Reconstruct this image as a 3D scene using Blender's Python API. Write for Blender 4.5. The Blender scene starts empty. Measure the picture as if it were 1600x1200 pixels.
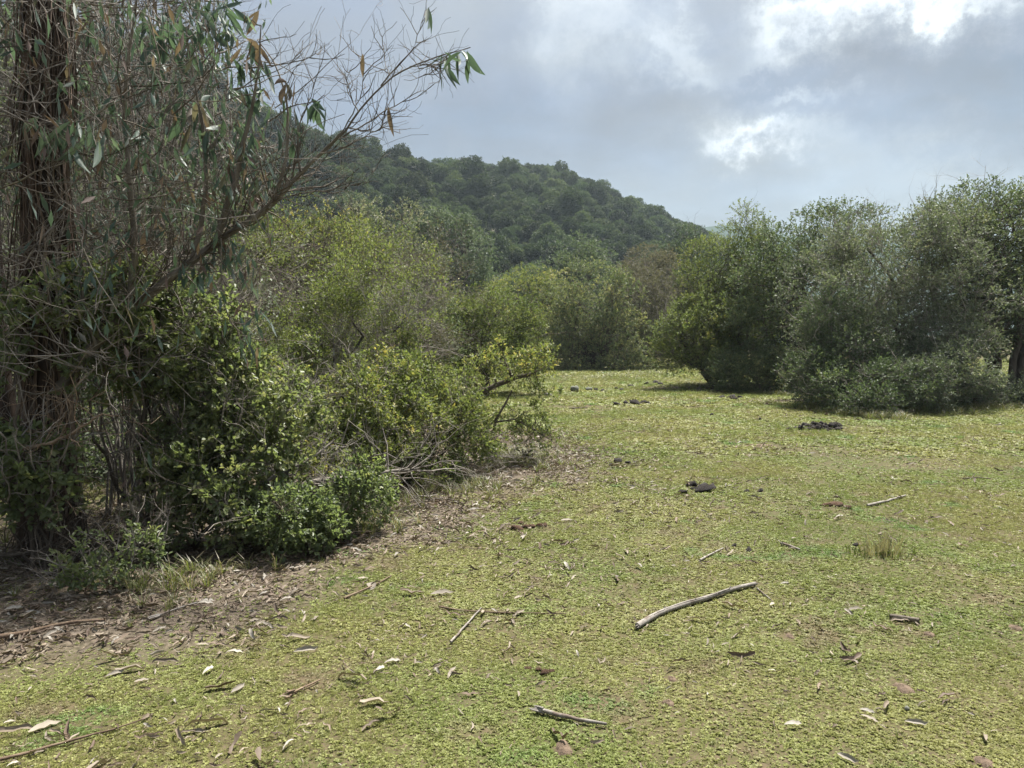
import bpy, math, random
import numpy as np
from mathutils import Vector

R = math.radians
scene = bpy.context.scene
col = scene.collection

# ------------------------------------------------------------------ camera
F = 1202.0                      # focal length in photo pixels (photo 1600 x 1200)
CAM_H = 1.60
PITCH = R(3.57)
cam_d = bpy.data.cameras.new('camera')
cam = bpy.data.objects.new('camera', cam_d)
col.objects.link(cam)
cam.location = (0, 0, CAM_H)
cam.rotation_euler = (math.pi/2 - PITCH, 0, 0)
cam_d.sensor_width = 36.0
cam_d.lens = 36.0*F/1600.0
cam_d.clip_start = 0.05
cam_d.clip_end = 6000
scene.camera = cam

# ------------------------------------------------------------------ world, sun, exposure
SUN_AZ, SUN_EL = R(32), R(61)
world = bpy.data.worlds.new('World')
scene.world = world
world.use_nodes = True
wn, wl = world.node_tree.nodes, world.node_tree.links
wn.clear()


def pixdir(px, py):
    X, Z = (px-800)/F, -(py-600)/F
    return Vector((X, math.cos(PITCH)+Z*math.sin(PITCH), -math.sin(PITCH)+Z*math.cos(PITCH)))


def build_sky():
    def m(op, a, b=None, c=None):
        n = wn.new('ShaderNodeMath'); n.operation = op
        for i, v in enumerate((a, b, c)):
            if v is None: continue
            if isinstance(v, (int, float)): n.inputs[i].default_value = v
            else: wl.new(v, n.inputs[i])
        return n.outputs[0]

    def vm(op, a, b=None):
        n = wn.new('ShaderNodeVectorMath'); n.operation = op
        for i, v in enumerate((a, b)):
            if v is None: continue
            if isinstance(v, (tuple, list, Vector)): n.inputs[i].default_value = tuple(v)
            else: wl.new(v, n.inputs[i])
        return n

    def noise(vec, scale, detail, rough=0.55):
        n = wn.new('ShaderNodeTexNoise')
        n.inputs['Scale'].default_value = scale
        n.inputs['Detail'].default_value = detail
        n.inputs['Roughness'].default_value = rough
        wl.new(vec, n.inputs['Vector'])
        return n
    tc = wn.new('ShaderNodeTexCoord')
    d = tc.outputs['Generated']
    sep = wn.new('ShaderNodeSeparateXYZ'); wl.new(d, sep.inputs[0])
    zz = m('ADD', m('MAXIMUM', sep.outputs['Z'], 0.0), 0.22)
    cx = m('DIVIDE', sep.outputs['X'], zz)
    cy = m('DIVIDE', sep.outputs['Y'], zz)
    cmb = wn.new('ShaderNodeCombineXYZ')
    wl.new(cx, cmb.inputs[0]); wl.new(cy, cmb.inputs[1])
    plane = cmb.outputs[0]
    n1 = noise(plane, 1.1, 7, 0.52)
    n2 = noise(vm('ADD', plane, (7.3, 2.1, 0)).outputs[0], 2.6, 6, 0.55)
    # distorted direction for the cloud banks
    n3 = noise(d, 6.0, 9, 0.70)
    off = vm('SCALE', vm('SUBTRACT', n3.outputs['Color'], (0.5, 0.5, 0.5)).outputs[0])
    off.inputs['Scale'].default_value = 0.30
    dd = vm('NORMALIZE', vm('ADD', d, off.outputs[0]).outputs[0]).outputs[0]
    base = m('MULTIPLY_ADD', n1.outputs['Fac'], 0.62, 0.07)
    base = m('ADD', base, m('MULTIPLY_ADD', n2.outputs['Fac'], 0.40, -0.20))
    # cloud banks: (px, py, half width px, half height px, gain)
    BANKS = [
        (1290, 5, 120, 36, 0.36), (1480, 0, 130, 40, 0.46), (1230, 75, 80, 36, 0.26), (1015, 55, 50, 60, 0.32), (1065, 105, 55, 45, 0.24), (940, 20, 40, 60, 0.16),
        (885, 70, 55, 110, 0.22), (1255, 163, 62, 20, 0.42), (1175, 238, 80, 30, 0.46), (1105, 205, 60, 40, 0.20), (1240, 250, 130, 50, 0.12), (1310, 245, 60, 26, 0.14),
        (1240, 300, 260, 40, 0.08), (1500, 275, 130, 36, 0.12), (870, -30, 80, 40, 0.10), (900, 230, 700, 130, -0.07), (700, 120, 260, 120, -0.05),
        (1450, 180, 220, 62, -0.22), (1180, 128, 110, 36, -0.14), (740, 190, 200, 80, -0.12), (1420, 110, 170, 36, -0.12), (1000, 140, 90, 50, -0.08),
        (600, 60, 170, 80, 0.04), (950, 260, 120, 50, -0.05), (1590, 130, 60, 80, -0.10),
        (1250, -560, 380, 200, 0.8),
    ]
    tot = base
    for (px, py, wx, wy, g) in BANKS:
        c = pixdir(px, py).normalized()
        rgt = c.cross(Vector((0, 0, 1))).normalized()
        up = rgt.cross(c)
        k = c.dot(pixdir(800, 600).normalized())
        a = vm('DOT_PRODUCT', dd, rgt*(F/wx/k)).outputs['Value']
        b = vm('DOT_PRODUCT', dd, up*(F/wy/k)).outputs['Value']
        f = vm('DOT_PRODUCT', dd, c).outputs['Value']
        q = m('ADD', m('MULTIPLY', a, a), m('MULTIPLY', b, b))
        gs = m('POWER', 2.71828, m('MULTIPLY', q, -1.0))
        gs = m('MULTIPLY', gs, m('GREATER_THAN', f, 0.0))
        tot = m('MULTIPLY_ADD', gs, g, tot)
    # sky brightens towards the zenith more steeply than CIE overcast, as added fill light
    zenith_fill = m('DIVIDE', m('MULTIPLY_ADD', m('MAXIMUM', sep.outputs['Z'], 0.0), 4.0, 1.0), 1.85)
    ramp = wn.new('ShaderNodeValToRGB')
    e = ramp.color_ramp.elements
    e[0].position = 0.05; e[0].color = (0.150, 0.180, 0.235, 1)
    e[1].position = 1.0; e[1].color = (1.6, 1.66, 1.66, 1)
    for p, c in ((0.20, (0.226, 0.240, 0.284, 1)), (0.36, (0.312, 0.333, 0.372, 1)), (0.54, (0.455, 0.485, 0.507, 1)), (0.74, (0.80, 0.84, 0.85, 1))):
        x = e.new(p); x.color = c
    wl.new(tot, ramp.inputs[0])
    sc = vm('SCALE', ramp.outputs[0]); wl.new(m('MULTIPLY', zenith_fill, SKY_GAIN*10.0), sc.inputs['Scale'])
    sky = wn.new('ShaderNodeTexSky')
    sky.sky_type = 'NISHITA'
    sky.sun_disc = False
    sky.sun_elevation = SUN_EL
    sky.sun_rotation = SUN_AZ
    sky.altitude = 300
    mix = wn.new('ShaderNodeMix'); mix.data_type = 'RGBA'
    # thin breaks in the cover let a little blue through
    cov = m('MULTIPLY_ADD', n2.outputs['Fac'], 0.25, 0.80)
    cov = m('MINIMUM', cov, 0.97)
    wl.new(cov, mix.inputs['Factor'])
    wl.new(sky.outputs[0], mix.inputs['A'])
    wl.new(sc.outputs[0], mix.inputs['B'])
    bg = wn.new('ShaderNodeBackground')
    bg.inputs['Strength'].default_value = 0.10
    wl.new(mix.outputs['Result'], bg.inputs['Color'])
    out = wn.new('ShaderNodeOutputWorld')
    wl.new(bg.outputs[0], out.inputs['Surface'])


SKY_GAIN = 0.18
build_sky()
sun_d = bpy.data.lights.new('sun', 'SUN')
sun_d.energy = 3.6
sun_d.angle = R(6.0)
sun_d.color = (1.0, 0.955, 0.87)
sun = bpy.data.objects.new('sun', sun_d)
col.objects.link(sun)
SV = Vector((math.sin(SUN_AZ)*math.cos(SUN_EL), math.cos(SUN_AZ)*math.cos(SUN_EL), math.sin(SUN_EL)))
sun.rotation_euler = SV.to_track_quat('Z', 'Y').to_euler()
sun.location = (8, 20, 30)
vs = scene.view_settings
vs.view_transform = 'Standard'; vs.look = 'None'; vs.gamma = 1.0
vs.exposure = 2.0
vs.use_curve_mapping = False
scene.cycles.max_bounces = 8
scene.cycles.diffuse_bounces = 5
scene.cycles.glossy_bounces = 2
scene.cycles.transmission_bounces = 6
scene.cycles.volume_bounces = 0
scene.cycles.sample_clamp_indirect = 3.0
scene.cycles.use_denoising = True

# ------------------------------------------------------------------ numpy helpers
rs = np.random.RandomState


def hash3(ix, iy, iz, seed=0):
    n = (ix.astype(np.int64)*374761393 + iy.astype(np.int64)*668265263 + iz.astype(np.int64)*2147483647 + seed*1274126177) & 0xffffffff
    n = ((n ^ (n >> 13))*1274126177) & 0xffffffff
    n = n ^ (n >> 16)
    return (n & 0xffffff)/float(0xffffff)


def vnoise(P, seed=0):
    """value noise, P (...,3) -> 0..1"""
    P = np.asarray(P, float)
    i = np.floor(P).astype(np.int64); f = P - i
    f = f*f*(3-2*f)
    r = 0
    for a in (0, 1):
        for b in (0, 1):
            for c in (0, 1):
                w = (f[..., 0] if a else 1-f[..., 0])*(f[..., 1] if b else 1-f[..., 1])*(f[..., 2] if c else 1-f[..., 2])
                r = r + w*hash3(i[..., 0]+a, i[..., 1]+b, i[..., 2]+c, seed)
    return r


def fbm2(x, y, scale, oct=3, seed=0):
    r, a, t = 0, 1.0, 0
    for k in range(oct):
        P = np.stack([x*scale, y*scale, np.zeros_like(x)+k*7.7], -1)
        r = r + a*vnoise(P, seed+k); t += a
        a *= 0.5; scale *= 2.03
    return r/t


def sstep(a, b, x):
    t = np.clip((x-a)/(b-a), 0, 1)
    return t*t*(3-2*t)


def nrm(v):
    return v/np.maximum(np.linalg.norm(v, axis=-1, keepdims=True), 1e-9)


def ground_z(x, y):
    x = np.asarray(x, float); y = np.asarray(y, float)
    d = np.hypot(x, y)
    fade = 1-sstep(45, 90, d)
    h = 0.22*(fbm2(x+40, y+13, 0.16, 2, 3)-0.5) + 0.05*(fbm2(x, y, 0.9, 3, 5)-0.5) + 0.022*(fbm2(x, y, 4.0, 2, 9)-0.5)
    return h*fade


def gz(x, y): return float(ground_z(np.array([x]), np.array([y]))[0])


def at(px, py, D):
    """photo pixel at ground distance D (metres along y) -> world point"""
    d = pixdir(px, py)
    t = D/d.y
    return np.array((d.x*t, D, CAM_H+d.z*t))


def gnd(px, py):
    d = pixdir(px, py)
    t = CAM_H/-d.z
    for _ in range(8):
        z = gz(d.x*t, d.y*t)
        t = (CAM_H - z)/-d.z
    return np.array((d.x*t, d.y*t, gz(d.x*t, d.y*t)))


def foot(px, D):
    X = at(px, 525, D)[0]
    return np.array((X, D, gz(X, D)))


# ------------------------------------------------------------------ object helpers
def tag(o, label=None, cat=None, group=None, kind=None):
    if label: o['label'] = label
    if cat: o['category'] = cat
    if group: o['group'] = group
    if kind: o['kind'] = kind
    return o


def empty(name, loc, label, cat, group=None):
    o = bpy.data.objects.new(name, None)
    col.objects.link(o)
    o.location = tuple(loc)
    o.empty_display_size = 0.2
    return tag(o, label, cat, group)


class Geo:
    """collects vertices, faces and one tint value per vertex; origin is subtracted at build"""
    def __init__(self):
        self.v, self.t, self.loops, self.starts, self.sizes, self.mi, self.n, self.nl = [], [], [], [], [], [], 0, 0

    def add(self, V, faces, tint=0.5, mat=0):
        """faces: int array (m,k)"""
        V = np.asarray(V, float).reshape(-1, 3)
        faces = np.asarray(faces, np.int64)
        if len(faces) == 0: return
        m, k = faces.shape
        self.v.append(V)
        self.t.append(np.broadcast_to(np.asarray(tint, float), (len(V),)))
        self.loops.append((faces+self.n).ravel())
        self.starts.append(np.arange(m)*k+self.nl)
        self.sizes.append(np.full(m, k))
        self.mi.append(np.full(m, mat))
        self.n += len(V); self.nl += m*k

    def mesh(self, name, mats, origin=(0, 0, 0), smooth=False):
        me = bpy.data.meshes.new(name)
        if self.n:
            V = np.concatenate(self.v)-np.asarray(origin, float)
            L = np.concatenate(self.loops); S = np.concatenate(self.starts)
            me.vertices.add(len(V)); me.vertices.foreach_set('co', V.astype(np.float32).ravel())
            me.loops.add(len(L)); me.loops.foreach_set('vertex_index', L.astype(np.int32))
            me.polygons.add(len(S)); me.polygons.foreach_set('loop_start', S.astype(np.int32))
            me.polygons.foreach_set('material_index', np.concatenate(self.mi).astype(np.int32))
            if smooth: me.polygons.foreach_set('use_smooth', np.ones(len(S), bool))
            a = me.attributes.new('tint', 'FLOAT', 'POINT')
            a.data.foreach_set('value', np.concatenate(self.t).astype(np.float32))
            me.update(calc_edges=True)
        for m in (mats if isinstance(mats, (list, tuple)) else [mats]): me.materials.append(m)
        return me

    def build(self, name, mats, parent=None, origin=None, smooth=False):
        if origin is None: origin = tuple(parent.location) if parent else (0, 0, 0)
        me = self.mesh(name, mats, origin, smooth)
        o = bpy.data.objects.new(name, me)
        col.objects.link(o)
        if parent: o.parent = parent
        else: o.location = tuple(origin)
        return o

    def tube(self, P, rad, sides=5, tint=0.5, cap=True, mat=0, wob=0.0, rng=None):
        P = np.asarray(P, float); n = len(P)
        rad = np.broadcast_to(np.asarray(rad, float), (n,))
        T = np.gradient(P, axis=0); T = nrm(T)
        up = np.array((0.31, 0.17, 0.93)) if abs(T[0, 2]) < 0.85 else np.array((0.9, 0.3, 0.1))
        A = nrm(np.cross(T, up)); B = np.cross(T, A)
        an = np.arange(sides)/sides*2*math.pi
        rr = rad[:, None]*np.ones((n, sides))
        if wob and rng is not None: rr = rr*(1+wob*(rng.rand(n, sides)-0.5))
        V = P[:, None, :]+rr[..., None]*(np.cos(an)[None, :, None]*A[:, None, :]+np.sin(an)[None, :, None]*B[:, None, :])
        i = np.arange(n-1)[:, None]*sides; j = np.arange(sides)[None, :]; j2 = (j+1) % sides
        f = np.stack([i+j, i+j2, i+sides+j2, i+sides+j], -1).reshape(-1, 4)
        self.add(V.reshape(-1, 3), f, tint, mat)
        if cap and sides > 3:
            self.add(V[-1], np.arange(sides)[None, :], tint, mat)
            self.add(V[0], np.arange(sides)[None, ::-1], tint, mat)

    def sticks(self, A, B, ra, rb, tint=0.5, mat=0):
        """many 3-sided straight twigs at once"""
        A = np.asarray(A, float); B = np.asarray(B, float); n = len(A)
        if n == 0: return
        T = nrm(B-A)
        up = np.where(np.abs(T[:, 2:3]) < 0.8, np.array([[0, 0, 1.0]]), np.array([[1.0, 0, 0]]))
        X = nrm(np.cross(T, up)); Y = np.cross(T, X)
        an = np.arange(3)/3*2*math.pi
        ring = np.cos(an)[None, :, None]*X[:, None, :]+np.sin(an)[None, :, None]*Y[:, None, :]
        ra = np.broadcast_to(np.asarray(ra, float), (n,))[:, None, None]; rb = np.broadcast_to(np.asarray(rb, float), (n,))[:, None, None]
        V = np.concatenate([A[:, None, :]+ring*ra, B[:, None, :]+ring*rb], 1)
        f0 = np.array([[0, 1, 4, 3], [1, 2, 5, 4], [2, 0, 3, 5]])
        f = (np.arange(n)[:, None, None]*6+f0[None]).reshape(-1, 4)
        tt = np.repeat(np.broadcast_to(np.asarray(tint, float), (n,)), 6)
        self.add(V.reshape(-1, 3), f, tt, mat)

    def leaves(self, P, D, N, L, W, tint, hi=False, fold=0.25, mat=0):
        """P base, D axis, N normal; 2 triangles a leaf, or 2 quads when hi"""
        n = len(P)
        if n == 0: return
        D = nrm(D); S = nrm(np.cross(D, N)); N = np.cross(S, D)
        L = np.broadcast_to(np.asarray(L, float), (n,))[:, None]; W = np.broadcast_to(np.asarray(W, float), (n,))[:, None]
        tint = np.broadcast_to(np.asarray(tint, float), (n,))
        if hi:
            V = np.stack([P, P+D*L*0.38+S*W*0.46+N*W*fold, P+D*L*0.74+S*W*0.44+N*W*fold*0.7, P+D*L-N*W*0.15,
                          P+D*L*0.74-S*W*0.44+N*W*fold*0.7, P+D*L*0.38-S*W*0.46+N*W*fold], 1)
            f0 = np.array([[0, 1, 2, 3], [0, 3, 4, 5]]); k = 6
        else:
            V = np.stack([P, P+D*L*0.52+S*W*0.55+N*W*fold, P+D*L, P+D*L*0.52-S*W*0.55+N*W*fold], 1)
            f0 = np.array([[0, 1, 2], [0, 2, 3]]); k = 4
        f = (np.arange(n)[:, None, None]*k+f0[None]).reshape(-1, f0.shape[1])
        self.add(V.reshape(-1, 3), f, np.repeat(tint, k), mat)


# ------------------------------------------------------------------ materials
def newmat(name):
    m = bpy.data.materials.new(name); m.use_nodes = True
    nt = m.node_tree; nt.nodes.clear()
    return m, nt.nodes, nt.links


def ramp_node(nodes, stops):
    r = nodes.new('ShaderNodeValToRGB')
    e = r.color_ramp.elements
    e[0].position, e[0].color = stops[0][0], (*stops[0][1], 1)
    e[1].position, e[1].color = stops[-1][0], (*stops[-1][1], 1)
    for p, c in stops[1:-1]:
        x = e.new(p); x.color = (*c, 1)
    return r


def leaf_mat(name, stops, rough=0.42, trans=0.30, spec=0.5, tcol=1.15, vary=False):
    m, n, l = newmat(name)
    a = n.new('ShaderNodeAttribute'); a.attribute_name = 'tint'
    rp = ramp_node(n, stops); l.new(a.outputs['Fac'], rp.inputs[0])
    if vary:
        # each piece a little lighter or darker than the next, with mottled stains
        oi = n.new('ShaderNodeObjectInfo'); tc = n.new('ShaderNodeTexCoord')
        nz = n.new('ShaderNodeTexNoise'); nz.inputs['Scale'].default_value = vary if vary is not True else 7.0; nz.inputs['Detail'].default_value = 4
        l.new(tc.outputs['Object'], nz.inputs['Vector'])
        ad = n.new('ShaderNodeMath'); ad.operation = 'ADD'; l.new(oi.outputs['Random'], ad.inputs[0]); l.new(nz.outputs['Fac'], ad.inputs[1])
        mr = n.new('ShaderNodeMapRange'); mr.inputs['From Min'].default_value = 0.35; mr.inputs['From Max'].default_value = 1.65; mr.inputs['To Min'].default_value = 0.5 if vary is True else 0.30; mr.inputs['To Max'].default_value = 1.2 if vary is True else 1.85
        l.new(ad.outputs[0], mr.inputs['Value'])
        hs = n.new('ShaderNodeHueSaturation'); l.new(mr.outputs[0], hs.inputs['Value']); l.new(rp.outputs[0], hs.inputs['Color'])
        rp = hs
    b = n.new('ShaderNodeBsdfPrincipled')
    b.inputs['Roughness'].default_value = rough
    b.inputs['Specular IOR Level'].default_value = spec
    l.new(rp.outputs[0], b.inputs['Base Color'])
    t = n.new('ShaderNodeBsdfTranslucent')
    mx = n.new('ShaderNodeMix'); mx.data_type = 'RGBA'; mx.blend_type = 'MULTIPLY'; mx.inputs['Factor'].default_value = 1
    mx.inputs['B'].default_value = (1.12*tcol, 1.20*tcol, 0.70*tcol, 1)
    l.new(rp.outputs[0], mx.inputs['A']); l.new(mx.outputs['Result'], t.inputs['Color'])
    s = n.new('ShaderNodeMixShader'); s.inputs[0].default_value = trans
    l.new(b.outputs[0], s.inputs[1]); l.new(t.outputs[0], s.inputs[2])
    o = n.new('ShaderNodeOutputMaterial'); l.new(s.outputs[0], o.inputs['Surface'])
    return m


def bark_mat(name, c0, c1, c2=None, scale=9.0, stretch=6.0, rough=0.9, spots=None, bump=0.4):
    m, n, l = newmat(name)
    tc = n.new('ShaderNodeTexCoord')
    mp = n.new('ShaderNodeMapping'); mp.inputs['Scale'].default_value = (1, 1, 1.0/stretch)
    l.new(tc.outputs['Object'], mp.inputs['Vector'])
    nz = n.new('ShaderNodeTexNoise'); nz.inputs['Scale'].default_value = scale; nz.inputs['Detail'].default_value = 6; nz.inputs['Roughness'].default_value = 0.65
    l.new(mp.outputs[0], nz.inputs['Vector'])
    rp = ramp_node(n, [(0.32, c0), (0.55, c1), (0.75, c2 or c1)])
    l.new(nz.outputs['Fac'], rp.inputs[0])
    at_ = n.new('ShaderNodeAttribute'); at_.attribute_name = 'tint'
    hv = n.new('ShaderNodeMapRange'); hv.inputs['To Min'].default_value = 0.6; hv.inputs['To Max'].default_value = 1.4
    l.new(at_.outputs['Fac'], hv.inputs['Value'])
    hs = n.new('ShaderNodeHueSaturation'); l.new(hv.outputs[0], hs.inputs['Value']); l.new(rp.outputs[0], hs.inputs['Color'])
    c_out = hs.outputs[0]
    if spots:
        n2 = n.new('ShaderNodeTexNoise'); n2.inputs['Scale'].default_value = spots[1]; n2.inputs['Detail'].default_value = 3
        l.new(tc.outputs['Object'], n2.inputs['Vector'])
        r2 = ramp_node(n, [(0.55, (0, 0, 0)), (0.62, (1, 1, 1))]); l.new(n2.outputs['Fac'], r2.inputs[0])
        mx = n.new('ShaderNodeMix'); mx.data_type = 'RGBA'; l.new(r2.outputs[0], mx.inputs['Factor'])
        l.new(c_out, mx.inputs['A']); mx.inputs['B'].default_value = (*spots[0], 1); c_out = mx.outputs['Result']
    b = n.new('ShaderNodeBsdfPrincipled'); b.inputs['Roughness'].default_value = rough; b.inputs['Specular IOR Level'].default_value = 0.25
    l.new(c_out, b.inputs['Base Color'])
    bp = n.new('ShaderNodeBump'); bp.inputs['Strength'].default_value = bump; bp.inputs['Distance'].default_value = 0.02
    l.new(nz.outputs['Fac'], bp.inputs['Height']); l.new(bp.outputs[0], b.inputs['Normal'])
    o = n.new('ShaderNodeOutputMaterial'); l.new(b.outputs[0], o.inputs['Surface'])
    return m


M = {}
M['leaf_green'] = leaf_mat('broad_green_leaf', [(0, (0.090, 0.118, 0.062)), (0.45, (0.136, 0.168, 0.084)), (0.8, (0.172, 0.198, 0.096)), (1, (0.225, 0.225, 0.120))], 0.45, 0.48, 0.42)
M['leaf_yellow'] = leaf_mat('yellow_green_leaf', [(0, (0.082, 0.109, 0.045)), (0.5, (0.146, 0.174, 0.065)), (0.85, (0.241, 0.242, 0.086)), (1, (0.380, 0.311, 0.111))], 0.52, 0.42, 0.28)
M['leaf_dark'] = leaf_mat('dark_evergreen_leaf', [(0, (0.061, 0.086, 0.049)), (0.5, (0.099, 0.130, 0.072)), (0.85, (0.158, 0.183, 0.093)), (1, (0.278, 0.264, 0.136))], 0.52, 0.35, 0.28)
M['leaf_grey'] = leaf_mat('grey_green_leaf', [(0, (0.080, 0.100, 0.071)), (0.5, (0.135, 0.159, 0.113)), (0.85, (0.209, 0.223, 0.159)), (1, (0.340, 0.307, 0.258))], 0.52, 0.35, 0.28)
M['leaf_euc'] = leaf_mat('eucalyptus_leaf', [(0, (0.112, 0.075, 0.067)), (0.22, (0.165, 0.120, 0.104)), (0.3, (0.060, 0.092, 0.077)), (0.65, (0.092, 0.138, 0.111)), (1, (0.195, 0.247, 0.210))], 0.52, 0.32, 0.28)
M['leaf_blue'] = leaf_mat('blue_green_leaf', [(0, (0.054, 0.078, 0.057)), (0.5, (0.086, 0.119, 0.081)), (1, (0.135, 0.169, 0.105))], 0.52, 0.35, 0.28)
M['leaf_brown'] = leaf_mat('dull_brown_leaf', [(0, (0.072, 0.068, 0.046)), (0.5, (0.105, 0.100, 0.068)), (1, (0.155, 0.138, 0.100))], 0.6, 0.32, 0.3)
M['leaf_hill'] = leaf_mat('hill_tree_leaf', [(0, (0.024, 0.040, 0.021)), (0.5, (0.045, 0.066, 0.030)), (1, (0.090, 0.105, 0.042))], 0.6, 0.25, 0.2, vary=0.4)
M['dry'] = leaf_mat('dry_fallen_leaf', [(0, (0.080, 0.054, 0.040)), (0.3, (0.145, 0.104, 0.077)), (0.6, (0.215, 0.170, 0.128)), (0.85, (0.28, 0.242, 0.195)), (1, (0.33, 0.305, 0.27))], 0.65, 0.12, 0.25, 0.9, vary=True)
M['twig'] = bark_mat('grey_twig', (0.10, 0.088, 0.075), (0.19, 0.17, 0.15), (0.30, 0.28, 0.25), 14, 2)
M['twig_dark'] = bark_mat('brown_twig', (0.055, 0.044, 0.035), (0.10, 0.083, 0.066), (0.17, 0.145, 0.12), 14, 2)
M['bark'] = bark_mat('shrub_bark', (0.045, 0.036, 0.029), (0.085, 0.070, 0.056), (0.15, 0.13, 0.11), 10, 4)
M['bark_lichen'] = bark_mat('lichened_bark', (0.035, 0.030, 0.026), (0.07, 0.060, 0.05), (0.11, 0.10, 0.085), 10, 3, spots=((0.42, 0.42, 0.38), 7.0))
M['euc_trunk'] = bark_mat('eucalyptus_trunk_bark', (0.020, 0.015, 0.013), (0.052, 0.037, 0.030), (0.115, 0.085, 0.068), 7, 10, bump=0.8)
M['euc_limb'] = bark_mat('eucalyptus_limb_bark', (0.075, 0.064, 0.053), (0.150, 0.132, 0.110), (0.24, 0.215, 0.18), 8, 3)
M['strip'] = bark_mat('peeling_bark', (0.055, 0.040, 0.031), (0.130, 0.094, 0.072), (0.26, 0.20, 0.155), 6, 12, bump=0.6)
M['log'] = bark_mat('weathered_stick', (0.13, 0.115, 0.10), (0.23, 0.21, 0.19), (0.34, 0.32, 0.29), 12, 1.0, spots=((0.14, 0.11, 0.09), 9.0))
M['stick_brown'] = bark_mat('brown_stick', (0.10, 0.066, 0.045), (0.20, 0.145, 0.10), (0.33, 0.26, 0.19), 12, 1.0)
M['dung_dark'] = bark_mat('dry_black_dung', (0.016, 0.013, 0.012), (0.034, 0.028, 0.025), (0.075, 0.064, 0.055), 16, 1, bump=0.9)
M['dung_brown'] = bark_mat('dry_brown_dung', (0.055, 0.032, 0.020), (0.11, 0.062, 0.038), (0.19, 0.12, 0.08), 16, 1, bump=0.9)
M['stone'] = bark_mat('mossy_stone', (0.10, 0.11, 0.085), (0.17, 0.17, 0.15), (0.27, 0.26, 0.24), 6, 1, spots=((0.055, 0.075, 0.03), 4.0))
M['soil'] = bark_mat('red_soil', (0.080, 0.058, 0.041), (0.140, 0.100, 0.070), (0.20, 0.148, 0.106), 30, 1, bump=1.0)


def turf_mat(name, blade):
    """ground sheet (blade False) and the small leaves growing on it (blade True): same patch colours by place"""
    m, n, l = newmat(name)
    g = n.new('ShaderNodeNewGeometry')

    def nz(scale, det=4, rough=0.6, off=(0, 0, 0)):
        mp = n.new('ShaderNodeMapping'); mp.inputs['Location'].default_value = off
        l.new(g.outputs['Position'], mp.inputs['Vector'])
        t = n.new('ShaderNodeTexNoise'); t.inputs['Scale'].default_value = scale; t.inputs['Detail'].default_value = det; t.inputs['Roughness'].default_value = rough
        l.new(mp.outputs[0], t.inputs['Vector'])
        return t.outputs['Fac']

    def mixc(fac, a, b):
        x = n.new('ShaderNodeMix'); x.data_type = 'RGBA'
        if isinstance(fac, float): x.inputs['Factor'].default_value = fac
        else: l.new(fac, x.inputs['Factor'])
        for nm, v in (('A', a), ('B', b)):
            if isinstance(v, tuple): x.inputs[nm].default_value = (*v, 1)
            else: l.new(v, x.inputs[nm])
        return x.outputs['Result']

    def rmp(v, a, b):
        x = n.new('ShaderNodeMapRange'); x.interpolation_type = 'SMOOTHSTEP'
        x.inputs['From Min'].default_value = a; x.inputs['From Max'].default_value = b
        l.new(v, x.inputs['Value']); return x.outputs[0]
    big, mid = nz(0.55, 3), nz(2.3, 4, 0.6, (9, 4, 0))
    if blade:
        c = mixc(rmp(big, 0.38, 0.64), (0.242, 0.246, 0.082), (0.188, 0.226, 0.060))
        c = mixc(rmp(mid, 0.54, 0.70), c, (0.215, 0.190, 0.095))
        gp = nz(1.4, 2, 0.5, (3, 17, 0))
        c = mixc(rmp(gp, 0.60, 0.72), c, (0.145, 0.222, 0.062))
        oi = n.new('ShaderNodeObjectInfo')
        hs = n.new('ShaderNodeHueSaturation')
        v = n.new('ShaderNodeMapRange'); v.inputs['To Min'].default_value = 0.80; v.inputs['To Max'].default_value = 1.30
        l.new(oi.outputs['Random'], v.inputs['Value']); l.new(v.outputs[0], hs.inputs['Value']); l.new(c, hs.inputs['Color'])
        c = hs.outputs[0]
    else:
        fine, grit = nz(26, 4, 0.7), nz(90, 3, 0.7, (1, 2, 3))
        soil = mixc(rmp(fine, 0.35, 0.65), (0.050, 0.038, 0.026), (0.115, 0.086, 0.058))
        turf = mixc(rmp(big, 0.38, 0.64), (0.085, 0.080, 0.034), (0.066, 0.076, 0.027))
        turf = mixc(rmp(mid, 0.54, 0.70), turf, (0.098, 0.080, 0.044))
        c = mixc(rmp(grit, 0.36, 0.60), soil, turf)
        c = mixc(rmp(nz(7, 4, 0.65, (5, 0, 0)), 0.60, 0.74), c, soil)
        la = n.new('ShaderNodeAttribute'); la.attribute_name = 'litter'
        lit = mixc(rmp(nz(34, 5, 0.75), 0.38, 0.70), (0.058, 0.046, 0.035), (0.180, 0.148, 0.114))
        c = mixc(la.outputs['Fac'], c, lit)
    b = n.new('ShaderNodeBsdfPrincipled'); b.inputs['Roughness'].default_value = 0.6 if blade else 0.95
    b.inputs['Specular IOR Level'].default_value = 0.35 if blade else 0.1
    l.new(c, b.inputs['Base Color'])
    out = n.new('ShaderNodeOutputMaterial')
    if blade:
        t = n.new('ShaderNodeBsdfTranslucent'); l.new(c, t.inputs['Color'])
        s = n.new('ShaderNodeMixShader'); s.inputs[0].default_value = 0.35
        l.new(b.outputs[0], s.inputs[1]); l.new(t.outputs[0], s.inputs[2]); l.new(s.outputs[0], out.inputs['Surface'])
    else:
        bp = n.new('ShaderNodeBump'); bp.inputs['Strength'].default_value = 0.6; bp.inputs['Distance'].default_value = 0.02
        l.new(fine, bp.inputs['Height']); l.new(bp.outputs[0], b.inputs['Normal'])
        l.new(b.outputs[0], out.inputs['Surface'])
    return m


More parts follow.
